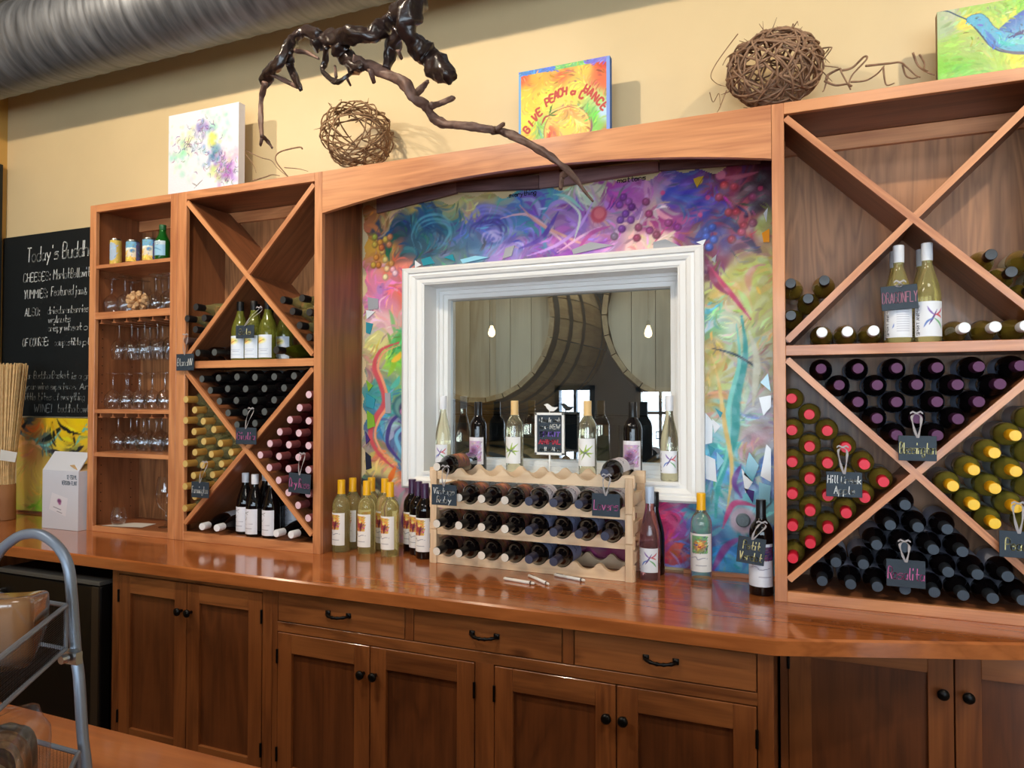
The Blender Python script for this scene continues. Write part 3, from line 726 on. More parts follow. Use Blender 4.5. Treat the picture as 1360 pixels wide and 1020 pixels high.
# blue-violet swirls along the top
for cx, cy, r, c in ((575, 312, 20, (120, 200, 220)), (575, 316, 13, (50, 90, 130)), (648, 305, 24, (150, 150, 235)), (650, 308, 16, (70, 60, 150)), (654, 318, 9, (190, 180, 240))):
    x, y = mp(cx, cy); k = r / 8
    for j in range(3):
        pts = [(x + (r - 3 * j) * math.cos(a) * 1.3, y + (r - 3 * j) * math.sin(a)) for a in np.linspace(2.6 + j * .5, 6.4 + j * .7, 9)]
        cv.line([(a + 1.5 * math.sin(b * .7), b + 1.5 * math.sin(a * .6)) for a, b in pts], 2.2, c, .4, .9)
for pts, c, wd in ((((665, 290), (700, 285), (735, 310), (760, 332)), (226, 180, 200), 2), (((690, 272), (715, 296), (760, 318), (790, 330)), (222, 160, 150), 1.8), (((700, 340), (740, 325), (770, 300), (790, 262)), (196, 150, 230), 2.2),
                   (((690, 330), (720, 315), (742, 280)), (90, 60, 170), 3), (((740, 335), (775, 312), (800, 300)), (226, 170, 220), 1.6), (((765, 335), (785, 310), (812, 300)), (190, 80, 160), 2.4), (((720, 345), (760, 335), (812, 318)), (150, 70, 180), 3),
                   (((750, 265), (770, 285), (762, 320)), (220, 225, 220), 1.6), (((735, 258), (755, 262), (775, 280)), (150, 210, 200), 2)):
    ml(pts, wd, c, .85)
ml([(955, 232), (965, 236), (985, 234), (1008, 228)], 2.4, (190, 90, 120), .9); md(957, 232, 5, (220, 120, 150)); md(928, 240, 4, (200, 160, 50), soft=.2)
md(795, 285, 9, (196, 66, 90)); md(796, 283, 6, (226, 120, 130), .7)
# grapes
G = """505 322 245 170 70;512 318 248 214 90;498 325 235 200 80;517 325 236 150 100;508 334 246 206 110;500 342 246 160 60;512 345 250 226 130;520 350 240 170 90;503 352 240 150 60;514 357 244 210 150;522 358 238 170 180;498 315 190 200 80;496 352 240 190 70;518 315 240 160 100;507 329 240 130 70;512 368 246 230 170;525 363 240 200 210
828 262 130 50 150;835 268 150 60 160;823 272 140 60 170;839 275 120 40 140;831 284 130 60 170;838 292 140 60 165;824 292 130 70 175;826 304 140 60 165;858 268 150 50 110;862 284 180 60 120;848 302 170 70 110;863 306 160 60 130;816 314 120 100 130;846 316 150 40 90;872 312 140 60 90;888 296 170 50 130;900 302 150 40 140;938 306 60 80 170;946 302 50 80 180;938 314 60 90 190;948 318 60 90 190;942 328 60 90 190;988 300 190 60 80;972 318 160 60 80;985 308 190 80 110;1000 296 170 80 110;962 246 210 60 70;975 248 200 60 80;955 262 180 50 90;968 282 190 50 70;978 282 200 60 80;1000 262 170 60 110"""
for row in G.replace('\n', ';').split(';'):
    x, y, r, g, b = [float(v) for v in row.split()]
    md(x, y, 4.2, (r * .72, g * .62, b * .7), .95, .2); md(x - .6, y - .7, 3.3, (r, g, b), .95, .4); md(x - 1.2, y - 1.6, 1.2, (min(r + 50, 255), min(g + 60, 255), min(b + 60, 255)), .8, .8)
for (px, py) in ((880, 256), (940, 262), (1010, 250), (930, 285)): md(px, py, 2.5, (220, 60, 120), .8)
uu = np.linspace(MX0, MX1, cw); vv = np.linspace(MZ0, MZ1, chh)
X_, Z_ = np.meshgrid(uu, vv)
jit = .0012 * np.sin(X_ * 70) * np.cos(Z_ * 83)
pos = np.stack([X_, np.full_like(X_, YM) + jit, Z_], -1)
idx = np.arange(cw * chh).reshape(chh, cw)
xc = (X_[:-1, :-1] + X_[1:, 1:]) / 2; zc = (Z_[:-1, :-1] + Z_[1:, 1:]) / 2
keep = ~((xc > -1.648) & (xc < -.375) & (zc > 1.178) & (zc < 2.12))
# ragged outline on the side next to the smaller rack and along the top
edge = MX0 + .012 + .010 * np.sin(zc * 31) + .008 * np.sin(zc * 77 + 1)
top = 2.415 + .012 * np.sin(xc * 23) + .010 * np.sin(xc * 51 + 2)
keep &= (xc > edge) & (zc < top)
fs = np.stack([idx[:-1, :-1], idx[:-1, 1:], idx[1:, 1:], idx[1:, :-1]], -1)[keep]
mb = MB(); mb.v = pos.reshape(-1, 3).tolist(); mb.f = fs.tolist(); mb.mi = [0] * len(mb.f)
mural_t = thing('wall_mural', 'colourful painted mural with grapes and swirls around the white window', 'mural', (-1.0, YM, MZ0))
mo = build('painted_panel', mb, paint_m, mural_t, colors=cv.vert(), smooth=True)
lettering(mural_t, [('everything', onY(676, 262, .285), (1, 0, .0), (0, 0, 1), .12, .02)], ink, w=.003)
lettering(mural_t, [('matters', onY(820, 243, .285), (1, 0, 0), (0, 0, 1), .11, .022)], ink, w=.003)
# mirror and glass shards set into the mural
mirror = plain('grey_mirror_shard', (168, 170, 176), .12, coat=.5)  # flat grey base colour stands in for the mirror's reflection
shard_cols = [plain('shard_%s' % n, c, .12, coat=.5) for n, c in (('white', (238, 242, 246)), ('teal', (50, 150, 170)), ('green', (130, 180, 50)), ('violet', (70, 50, 120)), ('sky', (150, 210, 235)), ('ink', (30, 40, 60)))]
def shard(pts, mat, th=.006):
    P = [onY(x, y, YM) for x, y in pts]; poly = [(p[0], p[2]) for p in P]
    ar = sum(poly[i][0] * poly[(i + 1) % len(poly)][1] - poly[(i + 1) % len(poly)][0] * poly[i][1] for i in range(len(poly)))
    if ar < 0: poly = poly[::-1]
    build('glass_shard', MB().prism(poly, YM - th, YM - .0005), mat, mural_t)
W_, T_, Gn, V_, K_, D_ = shard_cols
for pts, m in (([(937, 548), (947, 560), (946, 588), (937, 590)], W_), ([(946, 556), (957, 566), (949, 576)], W_), ([(937, 604), (950, 610), (952, 640), (938, 636)], W_), ([(1018, 590), (1024, 596), (1024, 640), (1010, 632)], W_), ([(1008, 528), (1024, 525), (1024, 540), (1014, 552)], W_),
               ([(995, 600), (1008, 618), (1000, 640), (988, 630)], T_), ([(985, 622), (1000, 640), (990, 655)], W_), ([(1008, 640), (1024, 645), (1022, 668), (1008, 662)], K_), ([(988, 648), (1002, 652), (1000, 668)], V_), ([(940, 590), (950, 596), (944, 606)], T_), ([(952, 600), (962, 612), (953, 625)], K_),
               ([(1010, 508), (1020, 496), (1024, 520)], K_), ([(960, 548), (950, 542), (957, 555)], T_),
               ([(488, 545), (497, 552), (499, 566), (489, 570)], Gn), ([(487, 522), (499, 530), (497, 543), (487, 540)], T_), ([(487, 505), (496, 512), (490, 520)], Gn), ([(486, 573), (492, 584), (487, 590)], V_), ([(486, 600), (493, 606), (494, 622), (487, 624)], D_), ([(487, 428), (496, 430), (492, 444), (487, 442)], T_), ([(489, 395), (503, 397), (503, 410), (490, 412)], mirror), ([(487, 412), (499, 414), (488, 424)], W_),
               ([(512, 522), (519, 522), (520, 549), (513, 549)], mirror), ([(672, 330), (684, 326), (680, 340), (668, 344)], mirror), ([(612, 345), (632, 340), (650, 342), (615, 350)], K_), ([(868, 322), (884, 318), (905, 328), (868, 332)], mirror), ([(760, 332), (785, 322), (815, 326), (762, 338)], mirror), ([(560, 345), (572, 341), (578, 350), (563, 353)], T_), ([(590, 342), (602, 338), (605, 347)], T_), ([(552, 346), (560, 352), (552, 356)], W_),
               ([(925, 322), (938, 318), (934, 326)], W_), ([(945, 345), (952, 338), (950, 350)], mirror), ([(1012, 310), (1022, 304), (1022, 322), (1014, 322)], plain('shard_amber', (240, 160, 40), .12, coat=.5)), ([(1014, 284), (1020, 276), (1018, 296)], shard_cols[0]), ([(921, 238), (935, 234), (926, 250)], plain('shard_gold', (200, 160, 50), .2, coat=.4))):
    shard(pts, m)
m = MB(); p = onY(987, 691, YM); seg = 28
pr = [(0, .012), (.020, .012), (.024, .009), (.026, .0)]
vs = [(p[0] + r * math.cos(2 * PI * k / seg), YM - s, p[2] + r * math.sin(2 * PI * k / seg)) for r, s in pr for k in range(seg)]
m.add(vs, [(i * seg + k, i * seg + (k + 1) % seg, (i + 1) * seg + (k + 1) % seg, (i + 1) * seg + k) for i in range(3) for k in range(seg)])
build('stone_disc', m, plain('grey_stone', (104, 120, 130), .4, noise=.15, nscale=80), mural_t)
# dark rough boards nailed over the top edge of the mural
bark = wood('rough_dark_board', (150, 116, 116), (84, 58, 60), 'x', .7)
for i, (pts, yy, lab) in enumerate((([(606, 242), (715, 232), (715, 250), (606, 254)], .262, 'short purplish-brown rough board over the word everything'), ([(716, 228), (742, 225), (742, 247), (716, 250)], .27, 'small reddish-brown rough board between the two longer ones under the arch'),
                                   ([(742, 228), (874, 214), (874, 226), (742, 246)], .258, 'long purplish-brown rough board over the word matters'), ([(500, 262), (606, 240), (606, 256), (500, 283)], .268, 'dark rough board under the arch over the blue swirls'), ([(876, 212), (1010, 206), (1010, 216), (876, 226)], .268, 'dark rough board under the arch over the red grapes'))):
    P = [onY(x, y, yy) for x, y in pts]; o = build('rough_board', MB().prism([(p[0], min(p[2], ZT - .031)) for p in P][::-1], yy, .2845), bark)
    tag(o, lab, 'board')
o = build('mural_ledge', MB().box(-.44, CX0, .262, .285, CT, CT + .013), w_x, bevel=.001); tag(o, 'thin wooden strip along the worktop at the foot of the mural', 'strip')
# ------------------------------------------------------------------ bottles
def bottle_glass(name, rgb, trans, rough=.04):
    return plain(name, rgb, rough, trans=trans, ior=1.42, coat=.3)
g_black = bottle_glass('dark_wine_glass', (12, 9, 11), 0.0)
g_red = bottle_glass('red_wine_glass', (46, 10, 12), 0.25)
g_olive = bottle_glass('olive_glass', (196, 172, 74), 0.7)
g_green = bottle_glass('green_olive_glass', (186, 178, 80), 0.7)
g_pale = bottle_glass('pale_wine_glass', (246, 236, 170), 0.86, .02)
g_clearw = bottle_glass('clear_wine_glass', (246, 242, 214), 0.94, .02)
g_rose = bottle_glass('rose_wine_glass', (246, 180, 186), 0.92, .02)
def caps(name, side, end, rough=.35, metal=.0):
    return [plain(name, side, rough, metal), plain(name + '_end', end, rough, metal)]
CAPM = {'purple': caps('purple_capsule', (58, 20, 54), (88, 34, 80), .55), 'red': caps('red_capsule', (196, 22, 48), (218, 26, 54), .45), 'yellow': caps('yellow_capsule', (236, 176, 20), (246, 196, 30), .35),
        'slate': caps('slate_capsule', (26, 31, 38), (58, 70, 84), .6), 'char': caps('charcoal_capsule', (12, 12, 13), (84, 88, 88), .45), 'gold': caps('gold_capsule', (196, 150, 74), (236, 206, 130), .28, .35),  # near-black slate and charcoal sides: cell shade put into the colour
        'pink': caps('maroon_capsule', (120, 62, 62), (226, 190, 200), .4), 'white': caps('white_capsule', (226, 228, 234), (238, 240, 244), .35), 'black': caps('black_capsule', (20, 20, 22), (50, 50, 52), .3),
        'navy': caps('navy_capsule', (42, 42, 62), (66, 70, 92), .35), 'cream': caps('cream_capsule', (226, 190, 130), (236, 206, 150), .4), 'plum': caps('plum_capsule', (62, 36, 70), (80, 50, 90), .35),
        'blackwhite': caps('black_capsule_w', (24, 22, 22), (226, 216, 204), .4), 'sky': caps('pale_blue_capsule', (186, 202, 224), (206, 216, 232), .35), 'brown': caps('brown_capsule', (70, 50, 46), (110, 84, 76), .4)}
def shape(kind, r, h):
    if kind == 'bord': b = [(r, .004), (r, .64 * h), (r * .96, .685 * h), (r * .80, .735 * h), (r * .52, .785 * h), (.0148, .82 * h)]
    elif kind == 'burg': b = [(r, .004), (r, .50 * h), (r * .95, .56 * h), (r * .80, .64 * h), (r * .58, .72 * h), (.0155, .80 * h)]
    else: b = [(r, .004), (r, .42 * h), (r * .96, .50 * h), (r * .84, .58 * h), (r * .66, .66 * h), (r * .50, .73 * h), (.0146, .785 * h)]
    g = [(0, .006), (r * .7, .001), (r * .93, 0)] + b + [(.0140, h * .97), (.0152, h * .972), (.0152, h - .001), (0, h - .001)]
    z0 = b[-1][1] + (.012 if kind != 'bord' else -.004)
    r0 = .0156 if kind != 'bord' else .0172
    c = [(r0, z0), (.0160, z0 + .012), (.0162, h - .001), (.0150, h + .0012), (0, h + .0014)]
    return g, c
def label_mesh(name, r, z0, z1, ang, cvs):
    a = np.linspace(-ang, ang, cvs.w); z = np.linspace(z0, z1, cvs.h); A, Z = np.meshgrid(a, z)
    pos = np.stack([(r + .0007) * np.sin(A), -(r + .0007) * np.cos(A), Z], -1)
    mb = MB().grid(pos); me = mb.mesh(name); me.materials.append(print_m)
    at = me.color_attributes.new('paint', 'FLOAT_COLOR', 'POINT'); c = np.ones((len(mb.v), 4)); c[:, :3] = lin(cvs.vert().reshape(-1, 3)); at.data.foreach_set('color', c.ravel())
    me.polygons.foreach_set('use_smooth', [True] * len(me.polygons)); return me
# ---- label art
def art_plain(c=(226, 230, 240)):
    k = Canvas(22, 12, c); return k
def art_figure():          # cream label, picture of a robed figure in red and gold
    k = Canvas(52, 66, (240, 236, 232)); k.dab(26, 20, 40, (240, 236, 232))
    for y in range(4, 34):
        for x in range(14, 39): k.a[y, x] = np.array((226, 176, 84)) / 255
    k.line([(20, 33), (23, 22), (19, 12), (22, 6)], 5, (170, 52, 60)); k.line([(28, 33), (30, 24), (33, 16)], 4, (120, 40, 60)); k.dab(26, 14, 5, (240, 200, 120)); k.flecks(60, 5, 1, .15, box=(14, 4, 39, 34))
    k.line([(8, 43), (20, 40), (24, 44), (34, 41), (44, 43)], .8, (120, 120, 140)); k.line([(20, 54), (40, 54)], .7, (140, 140, 150)); return k
def art_peach():
    k = art_figure()
    for y in range(4, 34):
        for x in range(12, 41): k.a[y, x] = np.array((120, 170, 120)) / 255
    k.dab(26, 20, 13, (226, 120, 60)); k.dab(26, 20, 9, (240, 190, 90)); k.dab(27, 22, 4, (180, 60, 50)); k.flecks(80, 5, 1, .2, box=(12, 4, 41, 34)); return k
def art_verdot():
    k = Canvas(44, 66, (226, 230, 240))
    for y in range(5, 26):
        for x in range(24, 42): k.a[y, x] = np.array((96, 60, 100)) / 255
    k.flecks(50, 5, 1, .2, box=(24, 5, 42, 26)); k.line([(6, 38), (18, 35), (24, 39), (40, 36)], .8, (120, 120, 150)); k.line([(22, 50), (40, 50)], .6, (120, 120, 150)); return k
def art_dragonfly(side=True):
    k = Canvas(56, 60, (232, 234, 240))
    for (p, c) in ((((40, 14), (34, 26), (26, 40)), (90, 60, 130)), (((36, 24), (28, 16), (24, 8)), (120, 90, 170)), (((36, 24), (46, 18), (52, 10)), (200, 90, 110)), (((34, 28), (24, 34), (18, 44)), (100, 130, 200)), (((34, 28), (44, 36), (50, 46)), (100, 170, 110)), (((36, 22), (44, 24), (50, 28)), (200, 70, 80))):
        k.line(p, 2.0, c, .75)
    k.write('SPIRIT ANIMAL', 3, 8, 1, 1, .1, (232, 234, 240))
    st, W = strokes('SPIRIT ANIMAL')          # lettering runs up the side of the label
    for s in st: k.line([(11 - py * 1.05, 56 - px * 50 / W) for px, py in s], .62, (50, 50, 64), 1, .5, taper=False)
    return k
def art_back():
    k = art_dragonfly(); k.a[:, 22:] = np.array((232, 234, 240)) / 255
    for y in range(8, 52, 4): k.line([(26, y), (48, y)], .5, (150, 150, 170), .7)
    return k
def art_sole():
    k = Canvas(44, 56, (224, 232, 244)); k.dab(22, 13, 14, (248, 224, 130), .95, .5, ry=10); k.line([(12, 20), (20, 17), (32, 10)], 1.1, (200, 90, 40)); k.line([(17, 8), (20, 17)], .9, (200, 110, 50)); k.dab(30, 12, 3, (150, 200, 90), .6)
    k.line([(6, 34), (38, 34)], .4, (160, 180, 210)); k.line([(6, 46), (38, 46)], .4, (170, 190, 214)); k.line([(24, 38), (36, 38)], .5, (150, 160, 190)); return k
def art_ink():
    k = Canvas(44, 50, (228, 230, 240)); k.line([(10, 22), (12, 12), (20, 8), (26, 12)], .8, (60, 60, 70)); k.line([(14, 10), (18, 22), (24, 16)], .7, (60, 60, 70)); k.line([(22, 7), (28, 5)], .7, (70, 70, 80)); k.line([(12, 30), (36, 29)], .5, (150, 150, 170)); k.line([(16, 38), (34, 38)], .5, (140, 140, 160)); return k
def art_bird(c1, c2, bg=(236, 236, 236)):
    k = Canvas(46, 50, bg)
    for p in (((8, 14), (22, 24), (40, 12)), ((12, 30), (24, 24), (36, 34)), ((10, 22), (26, 26), (42, 26)), ((18, 38), (24, 26), (28, 10))): k.line(p, 2.0, c1, .8)
    for p in (((14, 18), (24, 25), (34, 20)), ((20, 34), (25, 26), (32, 30))): k.line(p, 1.0, c2, .8)
    return k
def art_lion():
    k = Canvas(46, 50, (230, 226, 232))
    for y in range(7, 44):
        for x in range(8, 40): k.a[y, x] = np.array((196, 166, 196)) / 255
    k.dab(24, 24, 12, (140, 90, 140), .8); k.dab(24, 24, 6, (90, 50, 90), .7); k.flecks(60, 6, 1, .15, box=(8, 7, 40, 44)); return k
def art_ruby():
    k = Canvas(40, 40, (110, 74, 60)); k.dab(20, 20, 17, (206, 124, 80), .95, .5); k.line([(8, 28), (18, 14), (30, 24)], 2.5, (206, 130, 80)); k.line([(12, 12), (24, 26), (34, 14)], 1.6, (120, 40, 40)); k.flecks(70, 6, 1, .2); return k
def art_lovers(c=(226, 222, 230)):
    k = Canvas(40, 40, c); k.write('WINE', 8, 20, 22, 8, .6, (90, 80, 110)); k.line([(8, 26), (32, 26)], .6, (150, 60, 80)); k.line([(8, 31), (30, 31)], .4, (120, 120, 150)); k.dab(20, 10, 5, (170, 80, 100), .6); return k

KINDS = {}
def kind(key, shp, r, h, glass, cap, lab=None, gname='glass'):
    g, c = shape(shp, r, h)
    gm = MB().lathe(g, 28).mesh('glass'); gm.materials.append(glass); gm.polygons.foreach_set('use_smooth', [True] * len(gm.polygons)); gm.set_sharp_from_angle(angle=math.radians(50))
    cmb = MB(); cmb.lathe(c[:4], 20, mi=0); cmb.lathe(c[3:], 20, mi=1); cm = cmb.mesh('capsule')
    for m in CAPM[cap]: cm.materials.append(m)
    cm.polygons.foreach_set('material_index', cmb.mi); cm.polygons.foreach_set('use_smooth', [True] * len(cm.polygons)); cm.set_sharp_from_angle(angle=math.radians(40))
    parts = [('glass', gm), ('capsule', cm)]
    if lab:
        z0, z1, ang, art = lab; parts.append(('paper_label', label_mesh('paper_label', r, z0, z1, ang, art)))
    KINDS[key] = dict(parts=parts, h=h, r=r, proto=None)
def bottle(key, loc, label, group, lying=False, spin=0.0, cap_at=None, tilt=0.0, yaw=0.0, cat='bottle'):
    K = KINDS[key]
    if K['proto'] is None:
        e = bpy.data.objects.new('wine_bottle', None); e.empty_display_size = .03; COL.objects.link(e)
        kids = []
        for n, me in K['parts']:
            c = bpy.data.objects.new(n, me); COL.objects.link(c); c.parent = e; kids.append(c)
        K['proto'] = (e, kids)
    else:
        e0, k0 = K['proto']; e = e0.copy(); COL.objects.link(e)
        for c0 in k0:
            c = c0.copy(); COL.objects.link(c); c.parent = e
    for p in ('label', 'group', 'category'):
        if p in e: del e[p]
    tag(e, label, cat, group)
    e.location = Vector(loc)
    if lying:
        M_ = Matrix.Rotation(yaw, 3, 'Z') @ Matrix.Rotation(PI / 2 + tilt, 3, 'X') @ Matrix.Rotation(spin, 3, 'Z')
        e.rotation_euler = M_.to_euler()
    else: e.rotation_euler = (0, 0, spin)
    return e
LYH = .288
def lay(key, X, Z, label, group, capY=-.008, spin=None, yaw=0.0):
    h = KINDS[key]['h']     # X is where the cap end lies; a yaw swings the base round it
    return bottle(key, (X - h * math.sin(yaw), capY + h * math.cos(yaw), Z), label, group, True, PI + random.uniform(-.5, .5) if spin is None else spin, yaw=yaw)

R_ = .0350
kind('purple', 'bord', R_, LYH, g_black, 'purple', (.05, .15, 2.6, art_plain((196, 206, 226))))
kind('redcap', 'bord', R_, LYH, g_olive, 'red', (.05, .14, 2.6, art_plain((214, 216, 220))))
kind('yellowlay', 'bord', R_, LYH, g_green, 'yellow', (.04, .15, 2.6, art_plain((206, 210, 214))))
kind('slate', 'bord', R_, LYH, g_black, 'slate', (.05, .175, 2.6, art_plain((206, 208, 222))))
kind('char', 'bord', R_, LYH, g_black, 'char', (.05, .15, 2.6, art_plain((120, 126, 130))))
kind('gold', 'bord', R_, LYH, g_pale, 'gold', (.05, .12, 2.2, art_plain((206, 200, 180))))
kind('pink', 'bord', R_, LYH, g_red, 'pink', (.05, .13, 2.2, art_plain((90, 50, 50))))
kind('whitelay', 'flute', R_, .30, g_olive, 'white', (.04, .13, 2.4, art_plain((226, 226, 226))))
kind('whiteburg', 'burg', R_ + .002, LYH, g_black, 'white', (.04, .12, 2.4, art_plain((226, 230, 240))))
kind('blackcap_pale', 'burg', R_, LYH, g_pale, 'black', (.04, .13, 2.0, art_plain((226, 230, 210))))
kind('blackcap_olive', 'burg', R_, LYH, g_olive, 'black', (.04, .13, 2.0, art_plain((200, 196, 180))))
kind('brownlay', 'bord', R_, LYH, g_black, 'brown')
kind('blackgreen', 'burg', R_, LYH, bottle_glass('deep_green_glass', (70, 74, 16), .3), 'black')

def relax(P, r, planes, it=300):
    P = [np.array(p, float) for p in P]
    for _ in range(it):
        for i in range(len(P)):
            for j in range(i):
                d = P[i] - P[j]; L = np.hypot(*d); m = 2 * r + .0004
                if L < m and L > 1e-6: s = d / L * (m - L) * .5; P[i] += s; P[j] -= s
            for nx, nz, c, t in planes:
                q = nx * P[i][0] + nz * P[i][1] - c - t - r
                if q < 0: P[i] -= np.array([nx, nz]) * q
    return P
def xcell(x0, x1, zb, zt, side, top, bot, which):
    L = math.hypot(x1 - x0, zt - zb); d1 = ((x1 - x0) / L, (zb - zt) / L); n1 = (-d1[1], d1[0]); c1 = n1[0] * x0 + n1[1] * zt
    d2 = ((x1 - x0) / L, (zt - zb) / L); n2 = (-d2[1], d2[0]); c2 = n2[0] * x0 + n2[1] * zb
    A = (n1[0], n1[1], c1, .006); A_n = (-n1[0], -n1[1], -c1, .006); B = (n2[0], n2[1], c2, .006); B_n = (-n2[0], -n2[1], -c2, .006)
    sl = (1, 0, side[0], 0); sr = (-1, 0, -side[1], 0); tp = (0, -1, -top, 0); bt = (0, 1, bot, 0)
    return {'top': [A, B, tp], 'left': [A_n, B, sl], 'right': [A, B_n, sr], 'bottom': [A_n, B_n, bt]}[which]
def PXY(s, ox, oy, k): return [(ox + float(a.split(',')[0]) / k, oy + float(a.split(',')[1]) / k) for a in s.split()]
def fill(pts, key, planes, label, group, capY=-.008):
    P = [onY(x, y, capY) for x, y in pts]; P = relax([(p[0], p[2]) for p in P], KINDS[key]['r'] + .0009, planes)
    for X, Z in P: lay(key, X, Z, label, group, capY)
EB = .0167 - R_ - .0009      # the capped neck just clears the stile
CU = (CX0 + .040, CX1 - .042, 1.740, 2.462, (CX0 + .038 + EB, CX1 - .040 - EB), 2.474, 1.7265); CL = (CX0 + .040, CX1 - .042, .979, 1.684, (CX0 + .038 + EB, CX1 - .040 - EB), 1.698, .9405)
BU = (BX0 + .057, BX1 - .041, 1.740, 2.462, (BX0 + .055 + EB, BX1 - .039 - EB), 2.474, 1.7265); BL = (BX0 + .057, BX1 - .041, .985, 1.684, (BX0 + .055 + EB, BX1 - .039 - EB), 1.698, .9465)
raw = [(1090.5, 489.7), (1139.8, 489.3), (1191.1, 488.8), (1244.8, 488.1), (1300.7, 487.5), (1355.4, 485.7), (1114.6, 511.5), (1165.2, 511.5), (1218, 510.9), (1271.7, 510.9), (1328.2, 510.2), (1139.8, 534), (1191, 534), (1244.5, 533.8), (1300.2, 533.8), (1165.2, 555.9), (1218.4, 555.9), (1272.2, 556.5), (1190.7, 577.7), (1244.8, 578.1)]
fill(raw, 'purple', xcell(*CL, 'top'), 'dark bottle with shiny purple capsule lying above the Blessington tag', 'purple-capped bottles behind the Blessington tag')
fill(PXY('78,234 143,291 80,347 207,350 143,405 272,410 80,461 207,465 336,470 145,520 408,532 80,575 208,586 343,590 275,645 143,637 82,690 212,697 147,753 84,805 273,527', 1020, 450, 2.756), 'redcap', xcell(*CL, 'left'), 'olive bottle with bright red capsule lying around the Hill Creek Apple tag', 'red-capped bottles behind the Hill Creek Apple tag')
fill(PXY('905,355 830,418 755,480 680,537 907,487 832,547 757,605 832,675 912,617 982,425 982,557 985,297 982,690', 1020, 450, 2.756), 'yellowlay', xcell(*CL, 'right'), 'green bottle with bright yellow capsule lying around the Peach tag', 'yellow-capped bottles behind the Peach tag')
raw = [(1092, 771.6), (1129.8, 775.9), (1165.3, 779.2), (1202, 783), (1240.9, 786.2), (1279.3, 790.6), (1318.6, 794.6), (1358, 796.5), (1110.3, 746.8), (1146.8, 749.4), (1184, 753), (1222, 757), (1259.4, 759.5), (1298.4, 762.8), (1338.8, 766.1), (1164.5, 723.6), (1201, 727), (1239.6, 729.7), (1278, 733), (1182.4, 697.5), (1219, 700), (1258, 703), (1202.5, 671)]
fill(raw, 'slate', xcell(*CL, 'bottom'), 'dark bottle with slate-blue capsule lying around the Rosalita tag', 'slate-capped bottles behind the Rosalita tag')
fill([(1047.5, 377.5), (1092.5, 375), (1070.8, 396), (1047.5, 416)], 'blackcap_olive', xcell(*CU, 'left'), 'amber black-capped bottle lying between the arch and the dragonfly bottles', 'black-capped bottles in the larger rack, arch side')
fill([(1317.5, 338.8), (1345, 360), (1372, 338), (1372, 381), (1395, 362)], 'blackcap_olive', xcell(*CU, 'right'), 'amber black-capped bottle lying beyond the dragonfly bottles', 'black-capped bottles in the larger rack, far side')
low = [onY(x, y, -.02) for x, y in ((1092.5, 440), (1127.5, 440), (1157.5, 438.8))]
for p in relax([(q[0], q[2]) for q in low], R_ + .0009, [(0, 1, 1.7275, 0)]): lay('whitelay', p[0], 1.7285 + R_, 'amber white-capped bottle lying on the arch side of the dragonfly bottles', 'white-capped bottles lying beside the dragonfly bottles, arch side', -.020)
for p in ((.4157,), (.4915,), (.5650,)): lay('whitelay', p[0], 1.7285 + R_, 'amber bottle with white capsule lying beyond the dragonfly bottles', 'white-capped bottles lying beside the dragonfly bottles, far side', -.020)
# smaller rack
fill(PXY('197,95 292,95 392,90 487,90 593,88 700,85 243,157 340,155 437,155 540,152 648,150 293,215 388,215 487,215 593,215 340,278 430,277 538,277 390,340 487,340', 220, 480, 4.082), 'char', xcell(*BL, 'top'), 'black bottle with charcoal capsule lying above the Giulia tag', 'charcoal-capped bottles behind the Giulia tag')
fill(PXY('125,228 170,287 125,347 215,348 165,405 255,407 120,463 213,465 300,467 165,520 258,525 348,527 120,580 210,583 302,587 158,643 255,645 115,700 160,760 115,818 209,700', 220, 480, 4.082), 'gold', xcell(*BL, 'left'), 'pale wine bottle with gold capsule lying around the Farmington tag', 'gold-capped bottles behind the Farmington tag')
fill(PXY('790,190 740,258 685,325 790,327 628,393 738,393 575,457 683,458 790,460 520,515 628,525 742,522 572,585 680,590 785,598 625,655 677,722 785,730 730,790 783,862 735,655', 220, 480, 4.082), 'pink', xcell(*BL, 'right'), 'red bottle with pale pink capped end lying around the Dry Rose tag', 'pink-ended bottles behind the Dry Rose tag')
fill([(260.5, 408), (249, 423.4), (271, 422.6), (259.6, 437)], 'blackcap_pale', xcell(*BU, 'left'), 'pale bottle with black capsule lying above the Blanc tag', 'black-capped pale bottles above the Blanc tag')
fill([(377.8, 400.7), (402.8, 400), (390, 415.3), (414, 414.5), (402.8, 430.7), (414, 445)], 'blackcap_pale', xcell(*BU, 'right'), 'pale bottle with black capsule lying between the Sole bottles and the arch', 'black-capped pale bottles beside the Sole bottles')
p = onY(244, 452.5, -.01); p[0] = BX0 + .055 + .0168; p[2] = max(p[2], 1.740 + (p[0] - BX0 - .057) * 1.0056 + .0418 * 1.418 + .002); lay('brownlay', p[0], p[2], 'dark bottle with brown capped end holding the Blanc tag', None)
for x in (-2.557, -2.4586):
    lay('char', x, 1.7285 + R_, 'grey-capped black bottle lying between the Blanc tag and the Sole bottles', 'black bottles lying next to the Sole bottles')
p = onY(367, 465.5, -.03); lay('blackgreen', p[0], 1.7280 + R_, 'green bottle with long black capsule lying in front of the Sole bottles', None, -.03)
for x, yw, yy, g in ((-2.5106, .175, -.02, 'on the gold-capped side'), (-2.4248, .175, -.02, 'on the gold-capped side'), (-2.0952, 0, -.02, 'on the pink-ended side'), (-2.0170, 0, -.02, 'on the pink-ended side')):
    lay('whiteburg', x, .9480 + KINDS['whiteburg']['r'], 'white-capped dark bottle lying at the foot of the smaller rack, ' + g, 'white-capped bottles lying ' + g, yy, yaw=yw)

